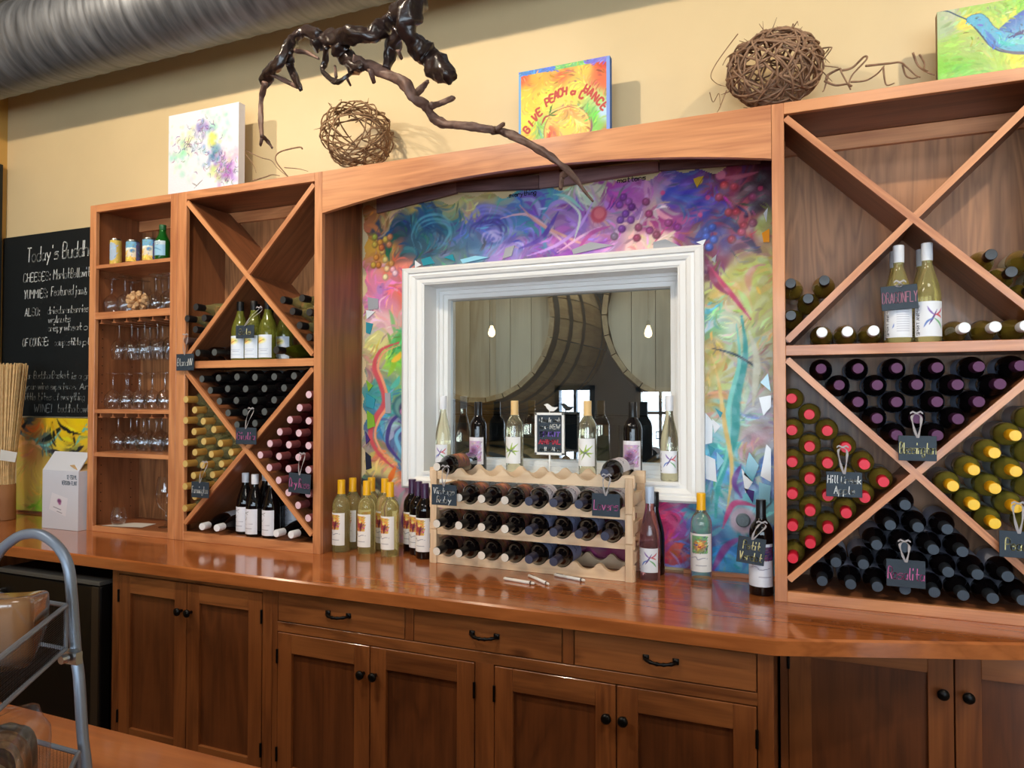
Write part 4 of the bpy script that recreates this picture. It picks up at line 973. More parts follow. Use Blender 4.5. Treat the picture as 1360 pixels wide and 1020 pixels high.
# ---- standing bottles
def stand(key, px, Y, Z, label, group=None, spin=0.0, X=None):
    """stand a bottle where pixel column px crosses the line Y on the shelf Z"""
    lo, hi = -5.0, 3.0
    for _ in range(50):
        m = (lo + hi) / 2
        if proj((m, Y, Z + .1))[0] < px: lo = m
        else: hi = m
    if X is not None: lo = X
    elif px < 0: lo = px            # already a position along the wall
    return bottle(key, (lo, Y, Z + .0005), label, group, False, spin)
kind('dragonfly', 'flute', .0372, .302, g_pale, 'white', (.016, .122, 1.25, art_dragonfly()))
kind('dragonback', 'flute', .0372, .302, g_pale, 'white', (.016, .122, 1.25, art_back()))
kind('sole', 'burg', .0380, .262, bottle_glass('sole_glass', (146, 148, 60), .6), 'char', (.008, .108, 1.5, art_sole()))
kind('inkburg', 'burg', .0390, .271, g_black, 'white', (.012, .122, 1.35, art_ink()))
kind('yellowfig', 'bord', .0375, .30, g_pale, 'yellow', (.03, .165, 1.35, art_figure()))
kind('plumfig', 'bord', .0370, .30, g_black, 'plum', (.03, .165, 1.35, art_figure()))
kind('peach', 'bord', .0375, .305, g_clearw, 'yellow', (.03, .165, 1.35, art_peach()))
kind('verdot', 'bord', .0385, .31, g_black, 'black', (.03, .17, 1.35, art_verdot()))
kind('roseflute', 'flute', .0365, .33, g_rose, 'sky', (.03, .115, 1.25, art_dragonfly()))
kind('darkflute', 'flute', .0365, .30, g_black, 'black')
kind('clearflute', 'flute', .0340, .325, g_clearw, 'white', (.03, .115, 1.25, art_dragonfly()))
kind('lion', 'bord', .0365, .30, g_black, 'black', (.035, .15, 1.3, art_lion()))
kind('hummer', 'bord', .0365, .305, g_clearw, 'cream', (.045, .155, 1.3, art_bird((150, 180, 60), (90, 80, 140))))
ZS = 1.7275
stand('dragonback', 1195, .055, ZS, 'pale wine bottle with white cap carrying the DRAGONFLY tag', None, -.2, X=.2555)
stand('dragonfly', 1234, .05, ZS, 'pale wine bottle with white cap showing the dragonfly label in front', None, .0, X=.3320)
stand('dragonback', 1186, .15, ZS, 'white-capped pale bottle standing behind the bottle with the DRAGONFLY tag', None, .1, X=.2550)
stand('dragonfly', 1221, .15, ZS, 'white-capped pale bottle standing behind the one showing the dragonfly label', None, .1, X=.3305)
stand('sole', -2.3650, .048, ZS, 'white wine bottle with sun label directly below the Sole tag', None, -.35)
stand('sole', -2.2865, .048, ZS, 'sun-label white wine bottle in the middle of the front Sole row', None, -.35)
stand('sole', -2.2080, .048, ZS, 'sun-label white wine bottle beside the lying green bottle', None, -.35)
for px, yy in ((-2.3560, .140), (-2.2775, .140), (-2.2000, .150)): stand('sole', px, yy, ZS, 'sun-label white wine bottle in the back row behind the Sole bottles', 'back row of Sole bottles', -.3)
for px, yy, lab in ((-2.3715, .095, 'white-capped dark bottle of the front trio nearest the gold-capped bottles'), (-2.2862, .062, 'white-capped dark bottle in the middle of the front trio'), (-2.1935, .062, 'white-capped dark bottle of the front trio nearest the pink-ended bottles')):
    stand('inkburg', px, yy, .9475, lab, None, -.35)
for px, yy in ((-2.3300, .178), (-2.2440, .144), (-2.1935, .209)): stand('inkburg', px, yy, .9475, 'dark bottle with white cap standing behind the front trio in the smaller rack', 'back row of white-capped dark bottles', -.3)
# on the worktop
for px, yy, lab in ((-1.8440, .090, 'yellow-capped wine bottle in the front row, closest to the rack side panel'), (-1.7225, .100, 'yellow-capped wine bottle in the middle of the front row'), (-1.6051, .095, 'yellow-capped wine bottle in the front row, closest to the plum-capped bottles')):
    stand('yellowfig', px, yy, CT, lab, None, -.35)
for px, yy in ((-1.8440, .172), (-1.7770, .216), (-1.6980, .200)): stand('yellowfig', px, yy, CT, 'yellow-capped white wine bottle in the back row against the mural', 'back row of yellow-capped bottles', -.35)
for px, yy, lab in ((-1.5770, .225, 'plum-capped red wine bottle standing closest to the yellow-capped bottles'), (-1.5150, .170, 'plum-capped red wine bottle between the two others beside the pine rack'), (-1.4520, .115, 'plum-capped red wine bottle half hidden by the pine rack')):
    stand('plumfig', px, yy, CT, lab, None, -.3)
stand('roseflute', -.5360, .125, CT, 'pink rose wine bottle with pale blue cap beside the pine rack', None, -.2)
stand('darkflute', -.5360, .213, CT, 'dark bottle standing behind the pink rose wine bottle', None)
stand('peach', 931.5, .205, CT, 'clear bottle with yellow cap and orange picture label in front of the mural', None, -.1)
stand('verdot', 1011, .075, CT, 'dark red wine bottle with black capsule carrying the Petit Verdot tag', None, -.15)
p = onZ(880, 752, CT + .036); lay('redcap', p[0] + .005, CT + .036, 'olive bottle with red capsule lying behind the pink rose wine bottle', None, .2) if False else None
# on the window sill
ZW = WZ0 + .0018
stand('clearflute', 588.5, .335, ZW, 'tall pale bottle at the sill end over the Vintage Ruby tag', None, -.25)
stand('clearflute', -.5030, .335, ZW, 'tall pale bottle at the sill end over the pink rose bottle', None, -.1)
stand('lion', 635, .335, ZW, 'mauve-labelled dark wine bottle on the sill, Vintage Ruby side', None, -.2)
stand('lion', 840.5, .335, ZW, 'mauve-labelled dark wine bottle behind the bottle with the Lovers tag', None, -.15)
stand('hummer', 683.5, .335, ZW, 'green-labelled clear wine bottle on the Vintage Ruby side of the spirit sign', None, -.2)
stand('hummer', 780.5, .335, ZW, 'green-labelled clear wine bottle on the Lovers side of the spirit sign', None, -.15)

# ------------------------------------------------------------------ pine rack on the worktop
RX0, RX1 = -1.395, -.575; RY = .052; RB = RY + .17
rack = thing('countertop_wine_rack', 'pale pine scalloped bottle rack standing on the worktop below the window', 'wine rack', ((RX0 + RX1) / 2, .15, CT))
LEV = [.962, 1.066, 1.170, 1.282]; SP = (RX1 - RX0 - .07) / 8
slots = [RX0 + .035 + SP * (k + .5) for k in range(8)]
for lv in LEV:
    for yy in (RY, RB):
        n = 129; xs = np.linspace(RX0, RX1, n); up = []
        for x in xs:
            u = (x - RX0 - .035) / SP
            q_ = abs((u % 1) - .5) * SP; e_ = lambda d: .0396 - math.sqrt(.0396 ** 2 - d * d)     # each trough follows the round of a bottle
            s_ = min(max((q_ - .033) / (SP / 2 - .033), 0), 1); h_ = e_(min(q_, .033)) + (.0260 - e_(.033)) * (1 - (1 - s_) ** 2)
            up.append(lv - .0225 + h_ if 0 <= u <= 8 else lv + .0035)
        z0 = lv - .042 if lv > .97 else CT + .001
        mb = MB(); vs = []; fs = []
        for y in (yy, yy + .02):
            for x, z in zip(xs, up): vs += [(x, y, z0), (x, y, z)]
        for k in range(n - 1):
            a = 2 * k; b2 = 2 * n + a
            fs += [(a, a + 2, a + 3, a + 1), (b2 + 1, b2 + 3, b2 + 2, b2), (a + 1, a + 3, b2 + 3, b2 + 1), (a, b2, b2 + 2, a + 2)]
        fs += [(0, 1, 2 * n + 1, 2 * n), (2 * n - 2, 4 * n - 2, 4 * n - 1, 2 * n - 1)]
        mb.add(vs, fs); build('scalloped_rail', mb, pine_x, rack, auto=40)
for xx in (RX0 + .006, RX1 - .032):
    for yy in (RY - .008, RB + .004):
        for a, b in ((CT, 1.045), (1.045, 1.150), (1.150, 1.278)): bar('post', rack, pine_z, xx, xx + .028, yy, yy + .026, a, b - .003)
    for lv in LEV[:3]: bar('side_slat', rack, pine_x, xx + .004, xx + .024, RY + .02, RB, lv + .005, lv + .045)
kind('ruby', 'bord', .0370, .285, g_black, 'blackwhite', (.075, .178, 2.0, art_ruby()))
kind('lovers', 'bord', .0385, .285, g_black, 'navy', (.075, .178, 2.0, art_lovers()))
kind('loversblue', 'bord', .0385, .285, g_black, 'navy', (.075, .178, 2.0, art_lovers((150, 158, 196))))
def slot(key, k, lev, label, group=None):
    r = KINDS[key]['r']; z = LEV[lev] - .0213 + r
    return bottle(key, (slots[k], -.04 + KINDS[key]['h'], z), label, group, True, PI + random.uniform(-.25, .35))
rows = {2: [('ruby', range(0, 4)), ('lovers', range(4, 8))], 1: [('ruby', range(0, 4)), ('loversblue', range(4, 8))], 0: [('ruby', range(0, 4)), ('loversblue', (4, 5))]}
nm = {2: 'highest full row', 1: 'middle row', 0: 'bottom row'}
for lev, lst in rows.items():
    for key, ks in lst:
        for k in ks:
            w = 'dark bottle with white capped end in the %s of the pine rack' if key == 'ruby' else 'dark bottle with navy capped end in the %s of the pine rack'
            slot(key, k, lev, w % nm[lev], ('white-ended' if key == 'ruby' else 'navy-ended') + ' bottles, ' + nm[lev] + ' of the pine rack')
slot('ruby', 0, 3, 'white-ended dark bottle lying on top of the pine rack')
slot('lovers', 7, 3, 'navy-ended dark bottle lying on top of the pine rack')

# ------------------------------------------------------------------ slate name tags on ribbons
def slate_tag(rect, lines, mat, top, label, Y=-.018, tilt=0.0, w=.0032, Yr=None):
    x0, y0, x1, y1 = rect
    c = onY((x0 + x1) / 2, (y0 + y1) / 2, Y); W = onY(x1, (y0 + y1) / 2, Y)[0] - onY(x0, (y0 + y1) / 2, Y)[0]; H = onY(x0, y0, Y)[2] - onY(x0, y1, Y)[2]
    t = thing('slate_tag', label, 'tag', (c[0], Y, c[2] - H / 2))
    rv = np.array([math.cos(tilt), 0, math.sin(tilt)]); uv = np.array([-math.sin(tilt), 0, math.cos(tilt)])
    q = [c + rv * sx * W / 2 + uv * sz * H / 2 for sx, sz in ((-1, -1), (1, -1), (1, 1), (-1, 1))]
    build('slate', MB().prism([(p[0], p[2]) for p in q], Y, Y + .004), slate, t, bevel=.0008)
    n = len(lines); L = []
    for i, (txt, wf) in enumerate(lines):
        hh = H * (.42 if n == 1 else .30); base = c + uv * (-hh / 2 + (0 if n == 1 else (H * .20 - i * H * .42))) - rv * W * wf / 2 + np.array([0, -.0012, 0])
        L.append((txt, base, rv, uv, W * wf, hh))
    if mat is not None: lettering(t, L, mat, w=w)
    # ribbon loop from the slate up round the bottle neck
    a = c + uv * H * .42; b = onY(top[0], top[1], Y + .004); mb = MB()
    for s in (-1, 1):
        mid = (a + b) / 2 + np.array([s * .009, -.004, 0]); pts = spline([a + [s * .001, -.002, 0], mid, b + [s * .012, 0, -.004], b + [0, .006, .006]], 6)
        vs = []; fs = []
        for i, p in enumerate(pts):
            wd = .0026 + .001 * math.sin(i * .7 + s); vs += [p + np.array([-wd, 0, 0]), p + np.array([wd, -.002, 0])]
        for i in range(len(pts) - 1): fs.append((2 * i, 2 * i + 1, 2 * i + 3, 2 * i + 2))
        mb.add(vs, fs)
    for s in (-1, 1):
        pts = [b + np.array([0, -.004, .006]), b + np.array([s * .010, -.006, .011]), b + np.array([s * .017, -.004, .006])]; vs = []; fs = []
        for i, p in enumerate(pts): vs += [p + np.array([0, 0, -.002]), p + np.array([0, 0, .0035])]
        mb.add(vs, [(0, 2, 3, 1), (2, 4, 5, 3)])
    build('ribbon', mb, ribbon_m, t, smooth=True)
    return t
T = slate_tag
T((234, 470, 257, 492), [('BlancNV', .86)], chalk, (247, 447), 'small slate tag reading Blanc hung on the rack stile beside the glass shelves', w=0.0024)
T((313, 432, 337, 449), [('Sole', .66)], chalk_cream, (345, 411), 'small slate tag reading Sole hung on a white wine bottle', Y=-.002, w=0.0029)
T((313, 568, 340, 590), [('Giulia', .86)], chalk_pink, (334, 545), 'small slate tag reading Giulia in pink at the crossing of the dividers', w=0.0029)
T((254, 640, 277, 661), [('Farmington', .9)], chalk, (273, 616), 'small slate tag reading Farmington hung among the gold-capped bottles', Y=-.03, w=0.0020)
T((383, 629, 412, 655), [('Dry Rose', .9)], chalk_pink, (402, 605), 'small slate tag with pink writing hung among the pink-ended bottles', Y=-.03, w=0.0024, tilt=-.05)
T((573, 644, 606, 671), [('Vintage', .84), ('Ruby', .56)], chalk, (592, 622), 'slate tag reading Vintage Ruby hung from the top bottle of the pine rack', Y=-.055, w=0.0024)
T((786, 656, 823, 686), [('Lovers', .86)], chalk_pink, (806, 634), 'slate tag reading Lovers in pink hung on the pine rack', Y=-.06, w=0.0024)
T((979, 714, 1016, 749), [('Petit', .6), ('Verdot', .8)], chalk_cream, (1012, 697), 'slate tag reading Petit Verdot hung on the dark red wine bottle', Y=.022, tilt=-.1, w=0.0029)
T((1170, 379, 1219, 411), [('DRAGONFLY', .94)], plain('chalk_dusty_pink', (176, 120, 140), .9), (1195, 378), 'slate tag reading DRAGONFLY hung on a pale wine bottle', Y=.008, tilt=.05, w=0.0020)
T((1097, 627, 1145, 660), [('Hill Creek', .92), ('Apple', .56)], chalk, (1119, 597), 'slate tag reading Hill Creek Apple hung among the red-capped bottles', w=0.0024)
T((1193, 579, 1244, 612), [('Blessington', .94)], chalk_cream, (1217, 552), 'slate tag reading Blessington hung at the crossing of the large rack', w=0.0024)
T((1177, 744, 1229, 780), [('Rosalita', .92)], chalk_pink, (1201, 722), 'slate tag reading Rosalita in pink hung among the slate-capped bottles', w=0.0024)
T((1327, 706, 1379, 741), [('Peach', .7)], chalk_cream, (1352, 672), 'slate tag reading Peach hung among the yellow-capped bottles', Y=-.03, w=0.0029)
# ------------------------------------------------------------------ stemware and drinks on the narrow shelves
glass_m = clear_glass('stemware_glass', (.95, .96, .97), .10, 2.2)
def stem_mesh(name, h, rb, rr, rf=.033):
    """wine glass, foot down at z = 0"""
    bz = h * .47
    p = [(0, .002), (rf, .001), (rf, .003), (.008, .006), (.0042, .02), (.0040, bz - .012), (.007, bz - .003), (rb * .55, bz + .008), (rb * .88, bz + .026), (rb, bz + .046), (rb * .97, bz + .066), (rr, h)]
    me = MB().lathe(p, 24).mesh(name); me.materials.append(glass_m); me.polygons.foreach_set('use_smooth', [True] * len(me.polygons)); return me
stem_a = stem_mesh('wine_glass', .178, .040, .031); stem_b = stem_mesh('wine_glass', .190, .039, .031); stem_c = stem_mesh('wine_glass', .180, .039, .031)
def xat(px, Y, Z):
    lo, hi = -5.0, 3.0
    for _ in range(40):
        m = (lo + hi) / 2
        if proj((m, Y, Z))[0] < px: lo = m
        else: hi = m
    return lo
def stem(me, X, Y, Ztop, label, group):
    X = min(max(X, AX0 + .019 + .0415), AX1 - .019 - .0415)
    o = bpy.data.objects.new('wine_glass', me); COL.objects.link(o); o.location = (X, Y, Ztop); o.rotation_euler = (PI, 0, random.uniform(0, 6)); tag(o, label, 'glass', group)
for px in (144.5, 166, 207, 224):
    stem(stem_a, xat(px, .075, 2.06), .075, SH[2] + .1785, 'upside-down wine glass beside the cork ball, front row', 'wine glasses next to the cork ball, front row')
for px in (168, 190, 216): stem(stem_a, xat(px, .185, 2.06), .185, SH[2] + .1785, 'upside-down wine glass behind the cork ball, back row', 'wine glasses next to the cork ball, back row')
zh = 1.944 - .004
for k in range(5):
    X = AX0 + .075 + .043 + k * .086
    for yy in (.075, .18): stem(stem_b, X, yy, zh, 'wine glass hanging upside down from the rail under the cork-ball shelf', 'wine glasses hanging in the upper stemware rail')
    zz = SH[3] - .032 + .008
    if k < 5:
        for yy in (.075, .18): stem(stem_c, X, yy, zz, 'wine glass hanging upside down from the lower stemware rail', 'wine glasses hanging in the lower stemware rail')
for px in (150, 167.5, 185, 202, 219): stem(stem_a, xat(px, .07, 1.6), .07, SH[3] + .1785, 'upside-down wine glass standing on the shelf above the lower stemware rail, front row', 'wine glasses standing on the middle shelf, front row')
for px in (170, 186, 203, 219): stem(stem_a, xat(px, .17, 1.6), .17, SH[3] + .1785, 'upside-down wine glass standing on the middle shelf, back row', 'wine glasses standing on the middle shelf, back row')
# stemless tasting glass and tall goblet on the bottom shelf
X = xat(157.5, .07, .97)
p = [(0, .003), (.022, .002), (.028, .006), (.036, .022), (.0375, .036), (.033, .058), (.026, .084)]
o = build('tasting_glass', MB().lathe(p, 24, o=(X, .07, .937)), glass_m, smooth=True); tag(o, 'small stemless tasting glass standing on paper in the bottom shelf', 'glass')
X2 = xat(221, .12, 1.05)
p = [(0, .002), (.036, .001), (.036, .003), (.008, .006), (.0042, .02), (.0042, .07), (.01, .08), (.034, .098), (.047, .13), (.050, .165), (.046, .20), (.037, .245)]
o = build('large_goblet', MB().lathe(p, 28, o=(X2, .12, .9345)), glass_m, smooth=True); tag(o, 'large balloon wine glass half hidden by the stile in the bottom shelf', 'glass')
paper = plain('white_paper', (226, 222, 216), .7)
o = build('paper_sheet', MB().add([(X - .06, .02, .9348), (X + .17, .06, .9348), (X + .15, .16, .9352), (X + .02, .14, .9352)], [(0, 1, 2, 3)]).add([(X - .06, .02, .9360), (X + .17, .06, .9360), (X + .15, .16, .9364), (X + .02, .14, .9364)], [(0, 1, 2, 3)]), paper); tag(o, 'folded white paper sheet under the small tasting glass', 'paper')
# cans
def can(px, Y, r, h, cvs, label, tab=True):
    X = xat(px, Y, SH[1] + .05); t = thing('drink_can', label, 'can', (X, Y, SH[1]))
    a = np.linspace(-PI, PI, cvs.w); z = np.linspace(.008, h - .010, cvs.h); A, Z = np.meshgrid(a, z)
    pos = np.stack([X + r * np.sin(A), Y - r * np.cos(A), SH[1] + Z], -1)
    build('printed_side', MB().grid(pos), painted('can_print_%d' % px, .25), t, smooth=True, colors=cvs.vert())
    build('rim', MB().lathe([(r, h - .010), (r * .86, h - .001), (r * .86, h), (r * .80, h), (r * .80, h - .005), (0, h - .005)], 24, o=(X, Y, SH[1])).lathe([(0, .002), (r * .8, .0), (r, .008)], 24, o=(X, Y, SH[1])), steel, t, smooth=True)
k = Canvas(60, 40, (214, 186, 90)); [k.dab(30, y, 9, (170, 190, 214), 1, .1) for y in range(12, 26)]; k.flecks(60, 5, 1, .08)
can(153.8, .06, .027, .135, k, 'tall slim golden drink can with a blue patch on the top shelf')
def art_can():
    k = Canvas(72, 44, (226, 214, 190)); k.a[:14] = np.array((120, 176, 210)) / 255; k.a[34:] = np.array((232, 190, 80)) / 255
    k.line([(26, 30), (32, 18), (40, 14)], 4, (240, 236, 226)); k.dab(30, 26, 6, (236, 180, 90)); k.dab(44, 20, 5, (90, 140, 190)); k.a[:, 50:62] = np.array((90, 96, 130)) / 255; k.flecks(120, 6, 1, .12); return k
can(177, .055, .033, .115, art_can(), 'blue and yellow drink can beside the tall golden can')
can(199, .06, .033, .118, art_can(), 'blue and yellow drink can beside the green bottle')
g_em = bottle_glass('emerald_glass', (34, 140, 50), .7)
CAPM['green'] = caps('green_cap', (30, 90, 50), (40, 110, 60))
k = Canvas(40, 30, (150, 196, 226)); k.a[:8] = np.array((196, 214, 224)) / 255; k.line([(6, 18), (20, 14), (34, 20)], 1.5, (90, 150, 190)); k.write('WATER', 10, 8, 20, 5, .4, (90, 130, 160))
kind('mineral', 'burg', .034, .175, g_em, 'green', (.025, .095, 1.6, k))
e = stand('mineral', 216, .065, SH[1], 'small green glass mineral water bottle with pale blue label on the top shelf', None, -.4)
# cork ball
Xc, Yc, Zc = xat(184, .06, 2.04), .055, SH[2] + .052
t = thing('cork_ball', 'ball made of wine corks sitting among the upside-down glasses', 'cork ball', (Xc, Yc, SH[2]))
cork_m = plain('cork', (206, 166, 120), .8, noise=.2, nscale=120)
ga = PI * (3 - math.sqrt(5))
for i in range(26):
    zz = 1 - 2 * (i + .5) / 26; rr = math.sqrt(1 - zz * zz); d = np.array([rr * math.cos(ga * i), rr * math.sin(ga * i), zz]); c = np.array([Xc, Yc, Zc])
    build('cork', MB().tube([c + d * .014, c + d * .0515], .0096, 10), cork_m, t, auto=40)

# ------------------------------------------------------------------ things at the far end of the worktop
# carton
yb = -.034; x0, x1 = onY(55.6, 706, yb)[0], AX0 - .014; hb = onY(82, 625, yb)[2]; dp = .20
t = thing('wine_carton', 'white cardboard wine carton with one flap open beside the shelf unit', 'box', ((x0 + x1) / 2, yb + dp / 2, CT))
card = plain('white_card', (214, 216, 226), .6); card_in = plain('brown_card', (206, 170, 120), .8)
th = .004
m = MB().box(x0, x1, yb, yb + th, CT + .001, hb).box(x0, x1, yb + dp - th, yb + dp, CT + .001, hb).box(x0, x0 + th, yb + th, yb + dp - th, CT + .001, hb).box(x1 - th, x1, yb + th, yb + dp - th, CT + .001, hb).box(x0 + th, x1 - th, yb + th, yb + dp - th, CT + .001, CT + .006)
build('body', m, card, t)
fl = MB().add([(x0, yb, hb), (x1, yb, hb), (x1 - .04, yb + .09, hb + .085), (x0 - .04, yb + .09, hb + .085), (x0, yb + .004, hb - .002), (x1, yb + .004, hb - .002), (x1 - .04, yb + .094, hb + .083), (x0 - .04, yb + .094, hb + .083)], [(0, 1, 2, 3), (7, 6, 5, 4), (1, 5, 6, 2), (0, 3, 7, 4), (3, 2, 6, 7)])
build('flap', fl, card, t)
build('flap', MB().add([(x1, yb + .006, hb), (x1, yb + dp, hb), (x1 - .07, yb + dp, hb + .028), (x1 - .07, yb + .006, hb + .028), (x1 - .003, yb + .006, hb - .002), (x1 - .003, yb + dp, hb - .002), (x1 - .07, yb + dp, hb + .025), (x1 - .07, yb + .006, hb + .025)], [(0, 1, 2, 3), (7, 6, 5, 4), (3, 2, 6, 7), (0, 3, 7, 4)]), card_in, t)
pr = lambda px, py: onY(px, py, yb - .0006)
a, b, c, d = pr(69, 654), pr(90, 662), pr(87, 686), pr(65, 676)
k = Canvas(26, 26, (228, 226, 234)); k.dab(13, 8, 4, (120, 60, 110)); k.dab(14, 11, 2.5, (160, 90, 140)); k.line([(6, 19), (18, 19)], .6, (120, 120, 140)); k.line([(12, 23), (20, 23)], .5, (120, 120, 140))
U, V = np.meshgrid(np.linspace(0, 1, 26), np.linspace(0, 1, 26)); pos = ((1 - U)[..., None] * (d * (1 - V)[..., None] + a * V[..., None]) + U[..., None] * (c * (1 - V)[..., None] + b * V[..., None]))
build('sticker', MB().grid(pos), print_m, t, colors=k.vert())
o1 = pr(89, 636); o2 = pr(82, 643.5)
lettering(t, [('12-750 ML', o1, (1, 0, 0), (0, 0, 1), pr(102, 637)[0] - o1[0], .018), ('VERSION-FLINT', o2, (1, 0, 0), (0, 0, 1), pr(102, 644)[0] - o2[0], .018)], plain('grey_print', (90, 110, 130), .8), w=.0028, slant=0)
# yellow painting leaning on the wall
def canvas_thing(label, x0, x1, z0, z1, y, th, cvs, side=(236, 236, 236), lean=0.0, mat=None, nm='canvas_painting'):
    t = thing(nm, label, 'painting', ((x0 + x1) / 2, y + th / 2, z0)); sh = lambda z: lean * (z - z0)
    U, V = np.meshgrid(np.linspace(x0, x1, cvs.w), np.linspace(z0, z1, cvs.h))
    build('painted_face', MB().grid(np.stack([U, y - .0006 + sh(V), V], -1)), mat or paint_m, t, colors=cvs.vert())
    e = MB(); e.add([(x0, y, z0), (x1, y, z0), (x1, y + th, z0), (x0, y + th, z0), (x0, y + sh(z1), z1), (x1, y + sh(z1), z1), (x1, y + th + sh(z1), z1), (x0, y + th + sh(z1), z1)], [(0, 3, 2, 1), (4, 5, 6, 7), (0, 1, 5, 4), (1, 2, 6, 5), (2, 3, 7, 6), (3, 0, 4, 7)])
    build('stretched_canvas', e, plain('canvas_edge_%d' % len(MATS), side, .6), t); return t
def pcv(x0, x1, z0, z1, w, y):
    """canvas plus a function that turns photo pixels on the plane y into canvas points"""
    h = max(4, int(w * (z1 - z0) / (x1 - x0))); c = Canvas(w, h)
    f = lambda px, py: (lambda p: ((p[0] - x0) / (x1 - x0) * (w - 1), (z1 - p[2]) / (z1 - z0) * (h - 1)))(onY(px, py, y))
    return c, f
yx0, yx1 = onY(22, 620, .245)[0], -3.30; yz0, yz1 = CT + .014, onY(60, 555, .245)[2]
c, f = pcv(yx0, yx1, yz0, yz1, 150, .245)
c.fields([(*f(x, y), col) for x, y, col in ((28, 555, (226, 130, 40)), (40, 560, (60, 80, 90)), (50, 565, (226, 140, 50)), (65, 560, (244, 196, 30)), (85, 570, (246, 206, 30)), (105, 560, (248, 210, 20)), (112, 585, (240, 200, 40)), (80, 590, (244, 214, 60)), (60, 580, (90, 110, 100)), (28, 585, (236, 170, 90)), (40, 600, (236, 160, 90)), (25, 610, (214, 190, 90)), (40, 640, (236, 196, 90)), (35, 665, (226, 200, 100)), (50, 680, (150, 190, 60)), (95, 600, (90, 90, 60)), (115, 600, (226, 190, 90)), (110, 620, (236, 190, 90)), (24, 680, (190, 200, 80)))], warp=3, seed=3)
for pts, wd, col in ((((22, 572), (36, 580), (52, 590), (70, 600), (88, 606)), 3, (90, 130, 130)), (((52, 586), (64, 582), (74, 574), (84, 566)), 3.4, (24, 34, 30)), (((50, 590), (66, 590), (82, 570)), 1.6, (120, 190, 180)), (((76, 557), (82, 567), (94, 572)), 2.2, (26, 30, 30)), (((97, 570), (98, 580), (100, 592)), 1.8, (40, 26, 26)), (((100, 592), (108, 578), (116, 562)), 2.2, (100, 190, 180)), (((88, 606), (98, 600), (112, 592)), 3, (40, 40, 50)), (((70, 560), (66, 574)), 1.4, (60, 50, 30)), (((36, 560), (26, 574), (22, 580)), 3.2, (20, 20, 22)), (((55, 560), (44, 572), (34, 566)), 2.6, (240, 120, 40)), (((60, 574), (54, 560)), 2.2, (240, 140, 30)), (((22, 595), (40, 586), (58, 598)), 2.6, (244, 180, 120)), (((60, 600), (74, 600), (88, 607)), 2.6, (60, 60, 70)), (((26, 682), (44, 672), (58, 678)), 2.4, (130, 190, 50))):
    c.line([f(*p) for p in pts], wd, col, .9)
x, y = f(50, 586); c.dab(x, y, 4, (90, 180, 170)); c.flecks(420, 12, 1.3, .06, seed=8, alpha=.5)
canvas_thing('yellow and orange flower painting standing on the worktop behind the white carton', yx0, yx1, yz0, yz1, .245, .02, c, (60, 50, 36))
o = build('wall_strip', MB().box(LEFTX, AX0, .262, .298, CT, CT + .013), w_x, bevel=.001); tag(o, 'thin wooden strip along the worktop under the yellow painting', 'strip')
# bundle of straw sticks in a paper sleeve
bp = onZ(6, 690, CT); bx, by = bp[0], bp[1]
t = thing('straw_bundle', 'bundle of long pale straw sticks tied with a white paper tag', 'straw bundle', (bx, by, CT))
m = MB(); zt = onY(10, 482, by)[2]
for i in range(90):
    a = random.uniform(0, 2 * PI); r = math.sqrt(random.random()); x0_, y0_ = bx + .045 * r * math.cos(a), by + .045 * r * math.sin(a)
    x1_, y1_ = bx + .02 + .10 * r * math.cos(a), by + .08 * r * math.sin(a); h = zt - random.uniform(0, .02)
    zm = 1.17; xm, ym = bx + .002 + .042 * r * math.cos(a), by + .042 * r * math.sin(a)
    m.tube([(x0_, y0_, CT + .005), (xm, ym, zm), (x1_, y1_, h)], .0034, 5)
build('straws', m, plain('straw', (222, 186, 132), .6, noise=.15, nscale=40), t)
build('sleeve', MB().lathe([(.052, .002), (.050, .10), (.049, .19), (.0475, .19), (.048, .002)], 20, o=(bx, by, CT)), plain('kraft_paper', (150, 100, 60), .7), t, smooth=True)
q0 = onY(1, 597, by - .065); q1 = onY(23, 601, by - .065); q2 = onY(20, 614, by - .065); q3 = onY(0, 611, by - .065)
build('paper_tag', MB().prism([(q[0], q[2]) for q in (q3, q2, q1, q0)], by - .066, by - .064), paper, t)
lettering(t, [('our straw', (q3[0] + .015, by - .067, q3[2] + .028), (1, 0, -.1), (0, 0, 1), .06, .008), ('bundle', (q3[0] + .015, by - .067, q3[2] + .012), (1, 0, -.1), (0, 0, 1), .06, .008)], chalk_dim, w=.0015) if False else None
lf = MB()
for s, (dx, dz, ln) in enumerate(((-.02, .16, .10), (.015, .13, .09), (-.03, .10, .10))):
    c0 = np.array([bx + dx - .02, by - .056, CT + dz]); lf.add([c0, c0 + [.03, -.01, -.02], c0 + [.055, -.02, -.07], c0 + [.018, -.015, -.045]], [(0, 1, 2, 3)])
build('leaf', lf, plain('dark_green_leaf', (44, 58, 40), .5), t)

